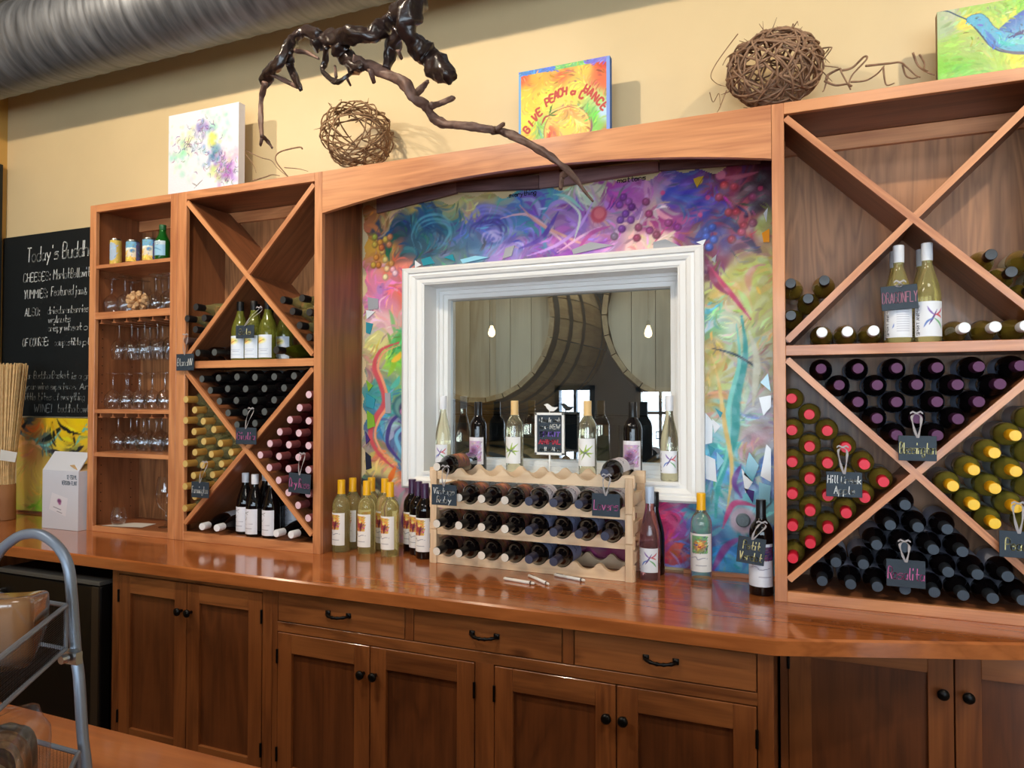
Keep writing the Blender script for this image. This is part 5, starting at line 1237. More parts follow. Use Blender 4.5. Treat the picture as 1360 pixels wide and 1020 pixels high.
# ------------------------------------------------------------------ pens and the spirit sign
pen_w = plain('white_pen', (234, 228, 222), .35); pen_k = plain('pen_tip_dark', (60, 40, 40), .4)
for (ax, ay, bx_, by_, lab) in ((669, 768, 710, 775, 'white pen lying nearest the yellow-capped bottles'), (702, 764, 729, 776, 'white pen lying slanted between the two others'), (736, 763, 777, 771, 'white pen lying nearest the pink rose wine bottle')):
    a = onZ(ax, ay, CT + .006); b = onZ(bx_, by_, CT + .006); d = (b - a) / np.linalg.norm(b - a); t = thing('pen', lab, 'pen', tuple(((a + b) / 2 - [0, 0, .006])))
    build('barrel', MB().tube([a, a + d * .004, b - d * .018], [.003, .0058, .0058], 10), pen_w, t, smooth=True); build('grip', MB().tube([b - d * .018, b - d * .013], .0061, 10), pen_k, t, smooth=True)
    build('cap', MB().tube([b - d * .013, b - d * .003, b], [.0055, .0045, .002], 10), pen_w, t, smooth=True); build('clip', MB().tube([a + d * .01 + [0, 0, .006], a + d * .04 + [0, 0, .006]], .0012, 5), pen_k, t)
sy = .325; sg = lambda px, py: onY(px, py, sy)
s0, s1 = sg(710, 548), sg(749, 605)
t = thing('table_sign', 'small white-framed slate sign with a bird on top standing on the sill', 'sign', ((s0[0] + s1[0]) / 2, sy, WZ0))
sx0, sx1, sz1, sz0 = s0[0], s1[0], s0[2], s1[2]; fw = .010
for bx4 in ((sx0, sx1, sz0, sz0 + fw), (sx0, sx1, sz1 - fw, sz1), (sx0, sx0 + fw, sz0, sz1), (sx1 - fw, sx1, sz0, sz1)): bar('frame', t, white_p, bx4[0], bx4[1], sy, sy + .012, bx4[2], bx4[3], bevel=.001)
bar('slate', t, slate, sx0 + fw, sx1 - fw, sy + .004, sy + .010, sz0 + fw, sz1 - fw, bevel=0)
xm = (sx0 + sx1) / 2
build('post', MB().tube([(xm, sy + .006, WZ0 + .008), (xm, sy + .006, sz0 + .004)], .004, 8).box(xm - .03, xm + .03, sy - .02, sy + .035, WZ0, WZ0 + .008), white_p, t)
bz_ = sz1 + .018; bird = [(-.026, .004), (-.030, .012), (-.018, .010), (-.006, .012), (.008, .022), (.014, .026), (.021, .024), (.030, .020), (.022, .016), (.016, .006), (.004, -.006), (-.012, -.006), (-.020, .000)]
build('bird', MB().prism([(xm + .006 - x, bz_ + z - .006) for x, z in bird][:], sy + .001, sy + .009).tube([(xm, sy + .005, sz1 - .002), (xm, sy + .005, bz_)], .002, 6), white_p, t)
W = sx1 - sx0 - 2 * fw; H = sz1 - sz0; tx = sx0 + fw
def sl(txt, f, wf, hf): return (txt, (tx + W * (1 - wf) / 2, sy + .003, sz0 + H * f), (1, 0, 0), (0, 0, 1), W * wf, H * hf)
lettering(t, [sl('Check out', .78, .82, .10), sl('our NEW', .62, .82, .10), sl('collection', .10, .8, .08)], chalk, w=.0034)
lettering(t, [sl('SPIRIT', .44, .8, .10)], chalk_purple, w=.0042); lettering(t, [sl('ANIMAL', .26, .86, .10)], chalk_red, w=.0042)

# ------------------------------------------------------------------ paintings on top of the racks
ZTP = ZT + .0005
# white abstract canvas
yy = .14; x0, x1 = onY(224, 200, yy)[0], onY(317, 180, yy)[0]; z1 = onY(270, 145, yy)[2]
c, f = pcv(x0, x1, ZTP, z1, 130, yy)
c.a[:] = np.array((232, 232, 242)) / 255
r = np.random.default_rng(11)
for (px, py, rr, col, n) in ((245, 185, 22, (240, 236, 150), 40), (240, 205, 20, (150, 226, 190), 40), (290, 165, 20, (140, 220, 190), 40), (262, 195, 22, (190, 220, 240), 30), (285, 205, 16, (60, 120, 170), 50), (283, 188, 9, (236, 226, 60), 20), (298, 215, 20, (196, 140, 210), 50), (300, 230, 14, (150, 70, 190), 50), (308, 205, 14, (236, 180, 190), 30), (268, 170, 12, (120, 110, 190), 30), (290, 230, 12, (190, 226, 110), 20), (255, 230, 18, (200, 230, 226), 30)):
    for _ in range(n):
        x, y = f(px + r.normal(0, rr * .5), py + r.normal(0, rr * .5)); c.dab(x, y, r.uniform(2, 8), np.clip(np.array(col) + r.normal(0, 16, 3), 0, 255), .35, .9)
for _ in range(150):
    px, py = r.choice([[285, 205], [298, 222], [270, 170], [250, 195], [300, 232]]) + r.normal(0, 9, 2); a = r.uniform(0, 6.28); x, y = f(px, py)
    c.line([(x, y), (x + 4 * math.cos(a), y + 4 * math.sin(a)), (x + 9 * math.cos(a + .5), y + 9 * math.sin(a + .5))], .7, tuple(r.choice([[90, 60, 140], [60, 90, 130], [140, 60, 120], [90, 130, 90], [160, 170, 190]])), .7)
for pts in (((243, 202), (250, 192), (256, 182)), ((244, 190), (250, 192), (258, 198)), ((252, 182), (248, 194)), ((258, 250), (264, 244), (270, 238)), ((255, 243), (262, 247))): c.line([f(*p) for p in pts], .8, (90, 90, 80), .8)
canvas_thing('square white canvas with pastel splashes and dragonflies on the smaller rack', x0, x1, ZTP, z1, yy, .04, c, (222, 220, 226))
# peach canvas
yy = .15; x0, x1 = onY(689, 140, yy)[0], onY(810, 120, yy)[0]; z1 = onY(750, 85, yy)[2]
c, f = pcv(x0, x1, ZTP, z1, 210, yy)
w, h = c.w, c.h; q = lambda u, v: (u * w, v * h)
c.fields([(*q(u, v), col) for u, v, col in ((.06, .06, (226, 90, 60)), (.2, .1, (240, 180, 70)), (.45, .06, (240, 190, 80)), (.48, .12, (226, 110, 70)), (.7, .1, (244, 200, 90)), (.95, .06, (220, 70, 60)), (.93, .25, (226, 110, 70)), (.1, .3, (248, 210, 80)), (.3, .35, (252, 232, 90)), (.6, .3, (252, 230, 100)), (.08, .6, (252, 236, 90)), (.06, .85, (248, 190, 80)), (.15, .95, (244, 150, 70)), (.25, .75, (150, 210, 110)), (.28, .95, (130, 210, 160)), (.35, .98, (170, 220, 200)), (.85, .45, (190, 220, 130)), (.82, .65, (130, 210, 90)), (.93, .62, (190, 220, 240)), (.85, .8, (140, 210, 100)), (.95, .9, (230, 100, 70)), (.75, .97, (170, 210, 110)), (.5, .45, (240, 220, 110)))], warp=3, seed=9)
c.flecks(700, 14, 1.8, .09, seed=12, alpha=.5)
cx, cy = q(.54, .76); c.dab(cx, cy, .265 * w, (176, 120, 90), 1, .05, ry=.285 * h); c.dab(cx, cy, .255 * w, (250, 206, 110), 1, .05, ry=.275 * h)
for k_ in range(9): c.line([q(.36 + .012 * k_, .66 + .005 * k_), q(.33 + .014 * k_, .82), q(.40 + .014 * k_, .96)], 5, (232 - 2 * k_, 84 + 9 * k_, 80), .5, .9)
for k_ in range(6): c.line([q(.42, .58 + .016 * k_), q(.56, .54 + .02 * k_), q(.70, .62 + .018 * k_)], 4, (244, 150 + 6 * k_, 96), .45, .9)
c.dab(*q(.57, .74), .12 * w, (252, 214, 96), .9, .8); c.flecks(260, 12, 1.8, .08, seed=31, box=(.3 * w, .5 * h, .8 * w, h - 1), alpha=.5)
c.line([q(.32, .56), q(.45, .5), q(.62, .52), q(.74, .62), q(.78, .74)], 2.2, (250, 210, 130)); c.line([q(.40, .54), q(.55, .5), q(.68, .56)], 1.2, (190, 90, 70)); c.line([q(.80, .66), q(.80, .8), q(.72, .93)], 2.6, (150, 100, 110), .8)
for p in (((.34, .56), (.38, .44)), ((.34, .56), (.44, .52)), ((.34, .56), (.42, .58)), ((.36, .54), (.36, .46))): c.line([q(*a) for a in p], 2.0, (90, 130, 60))
c.line([q(.26, .66), q(.30, .58), q(.36, .57)], 3, (180, 70, 70))
txt = 'GIVE PEACH a CHANCE'; n = len(txt)
for i, ch in enumerate(txt):
    if ch == ' ': continue
    u = i / (n - 1); X = .09 + .85 * u; Yv = .70 - .36 * math.sin(PI * (u ** 1.0) * .96 + .02) - .10 * u * (1 - u) + (-.10 if u > .75 else 0)
    ang = (u - .45) * 1.7
    g = GL.get(ch)
    for s in g.split('|'):
        pts = []
        for p in s.split():
            gx, gy = (int(p[0]) - 2) * .0105 * w, (int(p[1]) - 5) * .0125 * w * (1 if ch != 'a' else .9)
            pts.append((X * w + gx * math.cos(ang) + gy * math.sin(ang), Yv * h + gx * math.sin(ang) - gy * math.cos(ang)))
        c.line(pts, 2.7, (196, 72, 66), 1, .35, taper=False)
for k_ in range(int(w)):
    t_ = k_ / w; colr = np.array((70, 140, 220)) * (1 - t_) + np.array((130, 120, 220)) * t_ if not .4 < t_ < .75 else np.array((130, 200, 120)); c.a[:int(h * .055), k_] = colr / 255
for k_ in range(int(h)):
    c.a[k_, :int(w * .03)] = np.array((120, 176, 232)) / 255; c.a[k_, int(w * .965):] = np.array((130, 160, 232)) / 255
c.flecks(160, 8, 1.4, .1, seed=14, box=(0, 0, w, h * .055), alpha=.6)
canvas_thing('bright canvas of a peach with the words GIVE PEACH a CHANCE on the arch', x0, x1, ZTP, z1, yy, .03, c, (50, 100, 170), mat=painted('peach_paint', .6, 0))
# hummingbird canvas
yy = .13; x0, x1 = onY(1245, 60, yy)[0], onY(1420, 30, yy)[0]; z1 = ZTP + (x1 - x0) * .78
c, f = pcv(x0, x1, ZTP, z1, 230, yy)
c.fields([(*f(x, y), col) for x, y, col in ((1250, 90, (130, 200, 60)), (1275, 95, (120, 196, 70)), (1255, 40, (170, 190, 150)), (1260, 25, (180, 190, 160)), (1260, 60, (160, 200, 90)), (1290, 60, (170, 190, 110)), (1300, 85, (150, 190, 90)), (1340, 90, (150, 200, 70)), (1350, 78, (236, 220, 60)), (1320, 70, (170, 200, 90)), (1290, 10, (160, 200, 90)), (1330, 10, (150, 190, 90)), (1355, 5, (130, 200, 60)), (1280, 32, (226, 216, 80)), (1345, 20, (226, 220, 80)), (1400, 60, (150, 196, 80)), (1400, -30, (150, 196, 80)), (1300, -40, (160, 200, 100)), (1250, -50, (150, 196, 110)))], warp=3, seed=6)
c.flecks(700, 16, 3.0, .035, seed=15, alpha=.5, curl=.015)
def hl(pts, wd, col, al=.95, **k): c.line([f(*p) for p in pts], wd, col, al, **k)
for k_ in range(7): hl([(1322 + 2 * k_, 44 + k_), (1346 + 2 * k_, 26 + 2 * k_), (1376 + 2 * k_, 8 + 3 * k_), (1412, -8 + 6 * k_)], 7, (50 + 6 * k_, 96 + 10 * k_, 176 + 5 * k_), .9)
for s, col in ((1.08, (50, 74, 120)), (1.0, (84, 172, 204))):
    for bx5, by5, br5 in ((1288, 26, 5), (1293, 26, 8), (1299, 27, 10.5), (1304, 31, 10.5), (1308, 36, 10), (1312, 41, 10), (1317, 46, 11), (1322, 50, 12.5), (1328, 53, 14), (1335, 55, 15), (1343, 57, 15), (1352, 58, 15), (1362, 58, 15), (1374, 57, 15), (1388, 56, 15), (1402, 55, 15), (1416, 54, 15)):
        x, y = f(bx5, by5); c.dab(x, y, br5 * 1.3 * s, col, 1, .08)
hl([(1340, 50), (1360, 42), (1390, 36)], 5, (50, 50, 120)); hl([(1346, 52), (1366, 50), (1400, 50)], 5, (130, 200, 210))
hl([(1245, 15), (1258, 15), (1272, 21), (1284, 26)], 1.6, (50, 80, 110), taper=False); hl([(1284, 28), (1294, 37), (1304, 48), (1314, 60), (1328, 68), (1350, 72)], 1.6, (40, 60, 100), .8)
hl([(1310, 50), (1318, 60), (1330, 62)], 5, (60, 120, 200)); hl([(1322, 52), (1335, 58), (1350, 60)], 5, (60, 190, 190)); hl([(1322, 62), (1345, 70), (1400, 70)], 4, (90, 90, 120), .8); hl([(1308, 40), (1318, 52), (1328, 60)], 5, (70, 120, 200), .7); hl([(1330, 50), (1350, 56), (1390, 54)], 6, (110, 200, 200), .7); x, y = f(1297, 24); c.dab(x, y, 2.6, (20, 20, 40)); hl([(1298, 33), (1306, 34)], 3, (100, 110, 200))
bxp = [f(1285, 20), f(1350, 70)]; c.flecks(220, 10, 1.4, .14, seed=16, box=(min(bxp[0][0], bxp[1][0]), 0 + f(1300, 5)[1], c.w - 1, f(1300, 72)[1]), alpha=.6)
canvas_thing('green canvas with a blue hummingbird on top of the larger rack', x0, x1, ZTP, z1, yy, .035, c, (150, 120, 84))

# ------------------------------------------------------------------ twig balls and vine tendrils
twig_m = plain('brown_twig', (150, 116, 84), .75, noise=.25, nscale=60)
twig_d = plain('dark_twig', (150, 116, 90), .75, noise=.25, nscale=60)
def twig_ball(label, px, py, rx, rz, Y, n, rad, mat, seed, loose):
    r = np.random.default_rng(seed); cpt = onY(px, py, Y); t = thing('twig_ball', label, 'twig ball', (cpt[0], Y, ZTP)); m = MB()
    for i in range(n):
        ax = r.normal(0, 1, 3); ax /= np.linalg.norm(ax); u = np.cross(ax, r.normal(0, 1, 3)); u /= np.linalg.norm(u); v = np.cross(ax, u)
        a0 = r.uniform(0, 6.28); ln = r.uniform(1.5, 4.5); off = r.uniform(-.45, .45); k = 22; s = math.sqrt(1 - off * off); pts = []; w1, w2 = r.uniform(0, 6, 2)
        for j in range(k):
            a = a0 + ln * j / (k - 1); q = (u * math.cos(a) + v * math.sin(a)) * s + ax * off; q = q * (1 + .05 * math.sin(a * 3 + w1) + r.normal(0, .012))
            pts.append((cpt[0] + q[0] * rx, Y + q[1] * rx * .95, max(cpt[2] + q[2] * rz, ZTP + rad)))
        m.tube(pts, [rad * (.7 + .5 * math.sin(j * .9 + w2) ** 2) for j in range(k)], 5)
        if r.random() < loose:
            e = np.array(pts[-1]); d = e - [cpt[0], Y, cpt[2]]; d /= np.linalg.norm(d); m.tube([e, e + d * .008 + r.normal(0, .008, 3), e + d * .016 + r.normal(0, .014, 3)], [rad * .6, rad * .5, rad * .2], 4)
    build('woven_twigs', m, mat, t, smooth=True)
b1 = onY(475, 183, .14); zc1 = b1[2]
twig_ball('small open ball of woven brown twigs on the smaller rack', 474, 180, .155, .135, .14, 46, .0034, twig_m, 21, .5)
twig_ball('large dense ball of tangled brown twigs on the larger rack', 1028, 92, .150, .118, .132, 88, .0040, twig_d, 22, .6)
def tendril(label, lines, Y, mat, group=None):
    """lines: (pixel points, radius) traced on the plane Y; one loose vine"""
    P0 = onY(*lines[0][0][0], Y); t = MB()
    for pts, rad in lines:
        q = [onY(x, y, Y) for x, y in pts]; q = [np.array([p[0], p[1] + .02 * math.sin(i * 1.7), max(p[2], ZTP + rad)]) for i, p in enumerate(q)]
        s = spline(q, 6); t.tube(s, [rad * (1 - .5 * i / len(s)) for i in range(len(s))], 6)
    o = build('vine_tendril', t, mat, smooth=True); return tag(o, label, 'vine', group)
c2 = lambda s, ox, oy, k: [(ox + float(a.split(',')[0]) / k, oy + float(a.split(',')[1]) / k) for a in s.split()]
tendril('thin curling vine tendrils between the white canvas and the small twig ball', [(c2('325,790 290,775 210,810 200,860 230,920 245,940', 320, 0, 4), .004), (c2('25,800 90,830 165,855 210,900 240,935', 320, 0, 4), .0026), (c2('60,960 110,935 170,930 220,940', 320, 0, 4), .0034), (c2('25,820 50,870 85,920', 320, 0, 4), .002), (c2('230,890 290,890 360,912', 320, 0, 4), .0024)], .12, twig_d)
tendril('thin curling vine tendrils between the large twig ball and the hummingbird canvas', [(c2('230,260 270,245 330,255 335,275 295,310', 1020, 0, 4), .003), (c2('300,350 375,345', 1020, 0, 4), .002), (c2('310,420 320,385 380,370 390,400 440,470', 1020, 0, 4), .0048), (c2('390,375 450,345 510,305 520,330 450,390 430,440 440,470', 1020, 0, 4), .0042), (c2('520,350 580,330 650,340 700,345 740,350 790,390 805,420', 1020, 0, 4), .0040), (c2('440,435 520,415 580,395 612,365 615,350', 1020, 0, 4), .0032), (c2('612,355 630,435 670,445', 1020, 0, 4), .0032), (c2('715,345 735,385 760,420 790,425', 1020, 0, 4), .0034), (c2('770,280 800,330 840,385 880,412', 1020, 0, 4), .0040), (c2('805,290 835,320 830,370 845,390', 1020, 0, 4), .0036), (c2('300,430 360,440 420,450 445,468', 1020, 0, 4), .0042), (c2('320,400 300,460 290,490', 1020, 0, 4), .0034)], .12, twig_d)
tendril('thin pale vine whisker on the arch side of the large twig ball', [(c2('1360,180 1300,240 1240,350 1220,420 1250,440 1300,450', 640, 0, 4), .002), (c2('1210,490 1225,530 1260,500 1270,580', 640, 0, 4), .002), (c2('1340,280 1300,290 1280,350', 640, 0, 4), .0022), (c2('1300,480 1260,560 1250,600', 640, 0, 4), .0022)], .05, twig_m)

# ------------------------------------------------------------------ hanging old vine
vine_m = plain('varnished_vine', (44, 30, 27), .3, noise=.5, nscale=40, coat=.35, bump=1.0)
vine_b = plain('vine_bark', (112, 84, 72), .55, noise=.35, nscale=40, bump=.8)
VY = -.86
vt = thing('hanging_vine', 'gnarled dark varnished grapevine branch hanging in front of the arch', 'vine', (-.75, VY, 2.1))
rv_ = np.random.default_rng(5)
def limb(s, radii, ox=320, oy=0, k=4, mat=None, name='branch', dy=0.0, knob=.16):
    px = c2(s, ox, oy, k); n = len(px); rr = radii if hasattr(radii, '__len__') else [radii] * n
    if len(rr) == 2: rr = list(np.linspace(rr[0], rr[1], n))
    pts = []; rad = []
    for i, (x, y) in enumerate(px):
        Y = VY + dy + .03 * math.sin(i * 1.3); p = onY(x, y, Y); dist = (p - CAM) @ FW
        pts.append(np.array([*p, rr[i] / k * dist / FPX]))
    q = spline(pts, 13); m = MB()
    m.tube([a[:3]  + .0 for a in q], [max(a[3] * (1 + knob * .7 * math.sin(i * .3 + len(s))), .0012) for i, a in enumerate(q)], 16)
    C_ = [a[:3] for a in q for _ in range(16)]; R_q = [a[3] for a in q for _ in range(16)]
    for i, (v, cc, r0) in enumerate(zip(m.v, C_, R_q)):
        v = np.array(v); ring, kk = divmod(i, 16); an_ = kk / 16 * 2 * PI
        g_ = .14 * math.sin(3 * an_ + ring * .18) + .10 * math.sin(5 * an_ - ring * .42 + 1) + .08 * math.sin(2 * an_ + ring * .7 + 2) + rv_.normal(0, .025)
        m.v[i] = tuple(cc + (v - cc) * (1 + g_))
    return build(name, m, mat or vine_m, vt, smooth=True)
limb('930,-260 935,-160 925,-60 905,50 880,150 940,245 1000,310 1060,365 1110,410', [52, 58, 68, 70, 46, 52, 58, 60, 40], name='trunk')
limb('890,30 820,90 760,140 690,190 600,180 520,205 450,215 385,245', [52, 46, 44, 40, 42, 44, 40, 34])
limb('420,190 340,168 280,208 240,270 200,340 150,385 125,450', [34, 26, 28, 28, 26, 34, 22], dy=.02)
limb('130,440 108,520 106,620 112,725', [15, 13, 12, 11], mat=vine_b); limb('110,720 140,748 165,785', [11, 6], mat=vine_b); limb('112,735 104,772', [8, 6], mat=vine_b)
limb('262,270 258,340 288,410 318,475', [22, 22, 18, 12]); limb('315,468 240,432 160,395', [11, 11], mat=vine_b); limb('285,268 350,280 412,312', [13, 7], mat=vine_b)
limb('455,250 446,330 436,382 505,436 560,408 592,380', [18, 16, 13, 14, 10, 6]); limb('505,410 500,350', [8, 5], mat=vine_b); limb('560,412 582,455', [8, 5], mat=vine_b)
limb('510,225 560,295 598,345 640,362', [46, 46, 40, 20], name='branch')
limb('590,325 680,350 760,392 870,440 912,520 980,556 1022,622 1085,660 1210,672 1345,690', [36, 32, 26, 30, 26, 24, 24, 22, 20, 20], mat=vine_b)
limb('40,686 110,700 180,730 300,790 400,860 480,930 550,1020 590,1070', [19, 20, 22, 20, 17, 15, 8, 5], ox=640, mat=vine_b)
limb('470,915 428,940 418,1005', [13, 15, 10], ox=640, mat=vine_b); limb('70,690 115,658', [12, 10], ox=640, mat=vine_b)
limb('685,370 706,440', [14, 10], mat=vine_b); limb('915,520 960,470 992,432', [20, 16, 12], mat=vine_b); limb('1005,560 1060,550 1130,520', [16, 16, 12], mat=vine_b)
limb('845,165 800,260 772,365', [36, 36, 24]); limb('835,270 852,312', [10, 8], mat=vine_b)
tp = onY(320 + 930 / 4, -62, VY)
build('hanging_wire', MB().tube([(tp[0], VY, tp[2] - .1), (tp[0], VY, CEIL)], .003, 6), iron, vt)

# ------------------------------------------------------------------ spiral duct
def duct():
    m, nt, b = newmat('galvanised_duct'); N, L = nt.nodes, nt.links
    b.inputs['Metallic'].default_value = 0.75; b.inputs['Roughness'].default_value = .5
    tc = N.new('ShaderNodeTexCoord'); mpn = N.new('ShaderNodeMapping'); mpn.inputs['Scale'].default_value = (14, 2.0, 2.0); L.new(tc.outputs['Object'], mpn.inputs['Vector'])
    n = N.new('ShaderNodeTexNoise'); n.inputs['Scale'].default_value = 2.0; n.inputs['Detail'].default_value = 7; L.new(mpn.outputs[0], n.inputs['Vector'])
    cr = N.new('ShaderNodeValToRGB'); cr.color_ramp.elements[0].position = .3; cr.color_ramp.elements[0].color = (*S(96, 100, 108), 1); cr.color_ramp.elements[1].position = .72; cr.color_ramp.elements[1].color = (*S(146, 151, 160), 1)
    L.new(n.outputs['Fac'], cr.inputs['Fac']); L.new(cr.outputs['Color'], b.inputs['Base Color'])
    mr = N.new('ShaderNodeMapRange'); mr.inputs['To Min'].default_value = .36; mr.inputs['To Max'].default_value = .62; L.new(n.outputs['Fac'], mr.inputs['Value']); L.new(mr.outputs['Result'], b.inputs['Roughness'])
    return m
DY, DZ, DR = -.05, 3.365, .203
xs = np.arange(LEFTX, RX, .0125); th = np.linspace(0, 2 * PI, 57); A, Xg = np.meshgrid(th, xs)
ph = (Xg / .115 + A / (2 * PI)) % 1.0; ridge = .0035 * np.exp(-((ph - .5) / .07) ** 2) + .0008 * np.sin(ph * 6 * PI)
pos = np.stack([Xg, DY + (DR + ridge) * np.cos(A), DZ + (DR + ridge) * np.sin(A)], -1)
t = thing('air_duct', 'large galvanised spiral duct running along the yellow wall', 'duct', (0, DY, DZ - DR))
build('spiral_pipe', MB().grid(pos), duct(), t, smooth=True)
for xx in (-3.1, -.6, 1.9, 4.2):
    m = MB(); seg = 40; vs = [(xx + dx, DY + (DR + .006) * math.cos(a), DZ + (DR + .006) * math.sin(a)) for dx in (-.012, .012) for a in np.linspace(0, 2 * PI, seg, endpoint=False)]
    m.add(vs, [(k, (k + 1) % seg, seg + (k + 1) % seg, seg + k) for k in range(seg)]); m.tube([(xx, DY, DZ + DR), (xx, DY, CEIL)], .005, 6) if xx > -3 else None
    build('hanger_strap', m, steel, t) if xx != -3.1 else None
# ------------------------------------------------------------------ track lamps and pendant bulbs
shade_m = plain('black_lamp_metal', (24, 24, 25), .4, metal=.4)
lit = plain('lamp_lens', (255, 220, 160), .4, emis=(255, 214, 150), estr=6)
t = thing('lamp_track', 'black ceiling lamp track above the serving aisle', 'lamp', (-1, -1.5, CEIL - .05)); bar('track', t, shade_m, -3.9, 2.2, -1.52, -1.48, CEIL - .03, CEIL)
for i, p in enumerate(TRACK):
    d = Vector((p[0] * .9, .3, 2.5)) - Vector(p); d.normalize(); P = Vector(p)
    L_ = thing('track_lamp', 'black track spotlight aimed at the wall above the %s' % ('white canvas', 'peach canvas', 'hummingbird canvas')[i], 'lamp', tuple(P))
    build('stem', MB().tube([P - d * .1, (p[0], p[1], CEIL - .03)], .008, 8), shade_m, L_)
    build('shade', MB().tube([P - d * .16, P - d * .15, P - d * .03, P - d * .012], [.02, .045, .05, .055], 20, caps=False), shade_m, L_, smooth=True)
bulb_m = plain('glowing_bulb', (255, 230, 180), .1, emis=(255, 226, 170), estr=BULB_W)
cord_m = plain('black_cord', (14, 14, 14), .5)
PY_ = -3.1; MIR = 2 * GY - PY_
for i, (px, py) in enumerate(((653, 438), (861, 438))):
    p = onY(px, py, MIR); X, Z = p[0], p[2]
    L_ = thing('pendant_lamp', ('bare glowing pendant bulb mirrored over the left barrel head', 'bare glowing pendant bulb mirrored over the right barrel head')[i], 'lamp', (X, PY_, Z - .06))
    build('bulb', MB().lathe([(0, -.072), (.015, -.069), (.031, -.054), (.036, -.03), (.029, .0), (.016, .028), (.0145, .041)], 16, o=(X, PY_, Z)), bulb_m, L_, smooth=True)
    build('socket', MB().lathe([(.015, .04), (.017, .045), (.017, .075), (.006, .085), (0, .086)], 14, o=(X, PY_, Z)), shade_m, L_, smooth=True)
    build('cord', MB().tube([(X, PY_, Z + .08), (X, PY_, CEIL)], .003, 6), cord_m, L_)

# ------------------------------------------------------------------ the bar in front with its wire basket stand
BZ = 1.07; BE = -1.69
t = thing('serving_bar', 'wooden serving bar with varnished top under the wire basket stand', 'bar', (-1.5, -1.95, 0)); build('top_slab', MB().box(LEFTX + .6, .9, -2.25, BE, BZ - .045, BZ), bar_w, t, bevel=.004)
build('body', MB().box(LEFTX + .65, .85, -2.15, BE - .12, 0, BZ - .045), cab_z, t)
SY = -1.86
wire = plain('grey_wire_frame', (132, 142, 156), .4, metal=.5)
st = thing('basket_stand', 'grey metal two-tier wire basket stand on the bar', 'stand', (-.9, SY - .12, BZ))
arch = c2('374,1255 370,1120 366,1020 350,880 335,640 322,540 305,300 290,170 255,95 200,45 150,28 90,35 40,65 0,105 -40,190 -70,400 -90,700 -100,900 -105,1120 -108,1255', 0, 700, 3.19)
pts = spline([onY(x, y, SY) for x, y in arch], 5); pts = [p for p in pts if p[2] > BZ + .001]
build('arch_tube', MB().tube(pts, .0062, 12), wire, st, smooth=True)
def basket(c_br, c_bl, drop, zb):
    """tilted mesh basket: rim corners from the back edge towards the bar front"""
    br, bl = np.array(c_br), np.array(c_bl); fr, fl_ = br + drop, bl + drop; dn = np.array([0, 0.0, -zb])
    m = MB()
    for a, b in ((br, bl), (bl, fl_), (fl_, fr), (fr, br)): m.tube([a, b], .0028, 8)
    lo = [p + dn * k for p, k in ((br, 1), (bl, 1), (fl_, .8), (fr, .8))]
    for a, b in zip(lo, lo[1:] + lo[:1]): m.tube([a, b], .0024, 8)
    for a, b in zip((br, bl, fl_, fr), lo): m.tube([a, b], .0024, 8)
    build('basket_frame', m, wire, st)
    w = MB(); n = 40
    def net(A, B, C, D):
        for k in range(n + 1):
            t_ = k / n; w.tube([A + (B - A) * t_, D + (C - D) * t_], .00022, 3, caps=False)
        for k in range(n // 2 + 1):
            t_ = k / (n // 2); w.tube([A + (D - A) * t_, B + (C - B) * t_], .00022, 3, caps=False)
    net(br, bl, lo[1], lo[0]); net(br, fr, lo[3], lo[0]); net(fr, fl_, lo[2], lo[3]); net(bl, fl_, lo[2], lo[1]); net(*lo)
    ms = build('wire_mesh', w, iron, st); ms['kind'] = 'stuff'
    return lo
br1 = onY(88, 804, SY - .015); bl1 = br1 + np.array([-.235, 0, 0]); fr1 = onY(-60, 922, SY - .26)
lo1 = basket(br1, bl1, fr1 - br1, .05)
br2 = onY(104, 1000, SY - .015); bl2 = br2 + np.array([-.24, 0, 0]); lo2 = basket(br2, bl2, np.array([.19, -.205, 0.0]), .035)
brk = onY(99, 872, SY - .01)
build('bracket', MB().box(brk[0] - .02, brk[0] + .008, SY - .014, SY - .006, brk[2] - .008, brk[2] + .006).tube([brk + [-.004, -.006, 0], brk + [-.004, -.014, 0]], .005, 10), steel, st)
# wrapped loaf in the upper basket, bag of bread slices in the lower one
lo_c = (lo1[0] + lo1[2]) / 2
def loaf(label, cpt, size, rot, cols, nm):
    t = thing(nm, label, 'food', tuple(cpt)); sx, sy_, sz = size; R = Matrix.Rotation(rot[2], 3, 'Z') @ Matrix.Rotation(rot[1], 3, 'Y') @ Matrix.Rotation(rot[0], 3, 'X')
    n = 26; U, V = np.meshgrid(np.linspace(-PI, PI, 2 * n), np.linspace(-PI / 2, PI / 2, n)); sp = lambda v, e: np.sign(v) * np.abs(v) ** e
    X = sx * sp(np.cos(V), .22) * sp(np.cos(U), .22); Y = sy_ * sp(np.cos(V), .22) * sp(np.sin(U), .22); Z = sz * sp(np.sin(V), .22) * (1 + .35 * X / sx)
    X = X + .003 * np.sin(Y * 90); P3 = np.stack([X, Y, Z], -1) @ np.array(R).T + np.array(cpt)
    col = np.where((Z > sz * .55)[..., None], np.array(cols[0]), np.where((X > sx * .3)[..., None], np.array(cols[2]), np.array(cols[1]))) / 255.0
    stripe = (np.sin(Z / sz * 5 + 1.2 * np.sin(X * 60)) > .35) & (Z < sz * .9); col = np.where(stripe[..., None], col * .55, col); gr = (Z < -sz * .2) & (Z > -sz * .55) & (np.sin(X * 140 + Y * 90) > 0); col = np.where(gr[..., None], np.array((70, 96, 40)) / 255, col)
    build('wrapped_body', MB().grid(P3), painted('wrap_%s' % nm, .18, .6), t, smooth=True, colors=col); return t
pL_ = onY(22, 850, SY - .085)
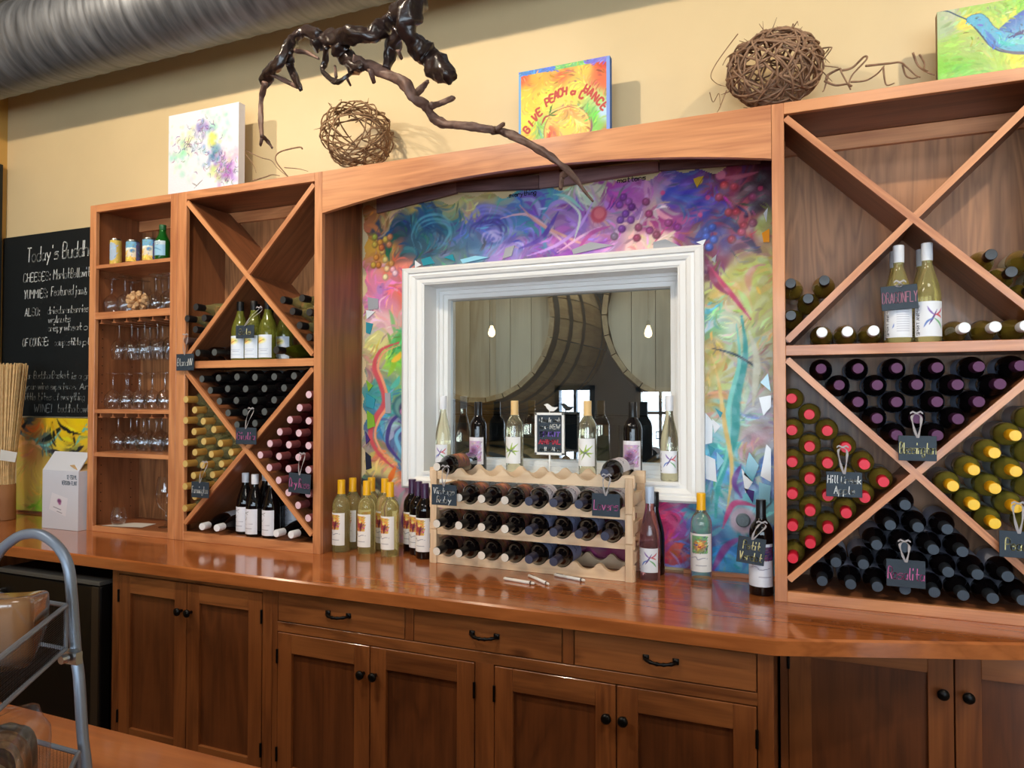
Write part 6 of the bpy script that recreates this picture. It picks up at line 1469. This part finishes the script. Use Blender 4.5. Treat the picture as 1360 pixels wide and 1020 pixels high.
loaf('plastic-wrapped tan sandwich wedge in the upper wire basket', np.array([-.7830, -1.9630, 1.3235]), (.040, .042, .029), (0, .10, -.82), ((140, 100, 66), (70, 48, 30), (104, 72, 46)), 'wrapped_sandwich')
k_ = 0
U2 = np.array([.68, -.733, 0.0]); base2 = br2 + np.array([.19, -.205, 0]) * .42 + .056 * np.array([-.733, -.68, 0]); base2[2] = 1.1835
names = ('browned bread slice between the grey-brown and pale golden slices', 'pale golden bread slice lying highest in the lower wire basket', 'dark brown bread slice in the lower wire basket', 'floury cream bread slice in the lower wire basket', 'grey-brown bread slice at the end of the lower wire basket', 'toasted orange-brown bread slice in the lower wire basket')
for dx, cl, tl in ((-.0525, (138, 122, 108), 0), (-.0315, (176, 122, 74), 0), (-.0105, (206, 158, 104), 0), (.0105, (92, 58, 36), 0), (.0315, (214, 182, 136), 0), (.0525, (164, 100, 56), 0)):
    k_order = (4, 0, 1, 2, 3, 5)[k_]; c0 = base2 + U2 * dx + np.array([0, 0, -.006 + .004 * math.sin(3 * k_)]); n = 14; U, V = np.meshgrid(np.linspace(-PI, PI, 2 * n), np.linspace(-PI / 2, PI / 2, n)); sp = lambda v, e: np.sign(v) * np.abs(v) ** e
    Rm = np.array(Matrix.Rotation(-.823, 3, 'Z') @ Matrix.Rotation(.12, 3, 'Y') @ Matrix.Rotation(PI / 2, 3, 'Z'))
    Q = np.stack([.030 * sp(np.cos(V), .5) * sp(np.cos(U), .6), .0098 * sp(np.cos(V), .5) * sp(np.sin(U), .6), .043 * sp(np.sin(V), .6)], -1)
    Q = Q * np.stack([1 + .05 * np.sin(5 * U + 3 * V + k_), np.ones_like(U), 1 + .05 * np.sin(4 * U + 2 * V + k_)], -1)
    crust = (np.abs(Q[..., 1]) < .0065)[..., None]; colr = np.where(crust, np.array(cl) * .62, np.array(cl)) / 255.0 * (1 + .14 * np.sin(31 * U + 17 * V) * np.sin(23 * V + 9 * U))[..., None]
    o = build('bread_slice', MB().grid(Q @ Rm.T + c0), painted('crumb_%d' % k_, .8, 0, bump=.6), smooth=True, colors=np.clip(colr, 0, 1)); tag(o, names[k_order], 'bread'); k_ += 1
bag = clear_glass('cellophane', (.95, .96, .97), .05, .7, .18); n = 16
U, V = np.meshgrid(np.linspace(-PI, PI, 2 * n), np.linspace(-PI / 2, PI / 2, n)); R2 = 1 + .06 * np.sin(7 * U + 3 * V) + .05 * np.cos(9 * V + 2 * U)
sp = lambda v, e: np.sign(v) * np.abs(v) ** e; R2 = 1 + .02 * np.sin(7 * U + 3 * V) + .02 * np.cos(9 * V + 2 * U)
P3 = base2 + np.stack([.080 * R2 * sp(np.cos(V), .55) * sp(np.cos(U), .55), .046 * R2 * sp(np.cos(V), .55) * sp(np.sin(U), .55), .0595 * R2 * sp(np.sin(V), .55)], -1) @ np.array(Matrix.Rotation(-.823, 3, 'Z')).T
o = build('cellophane_bag', MB().grid(P3), bag, smooth=True); tag(o, 'crinkled clear bag around the bread slices in the lower wire basket', 'bag')
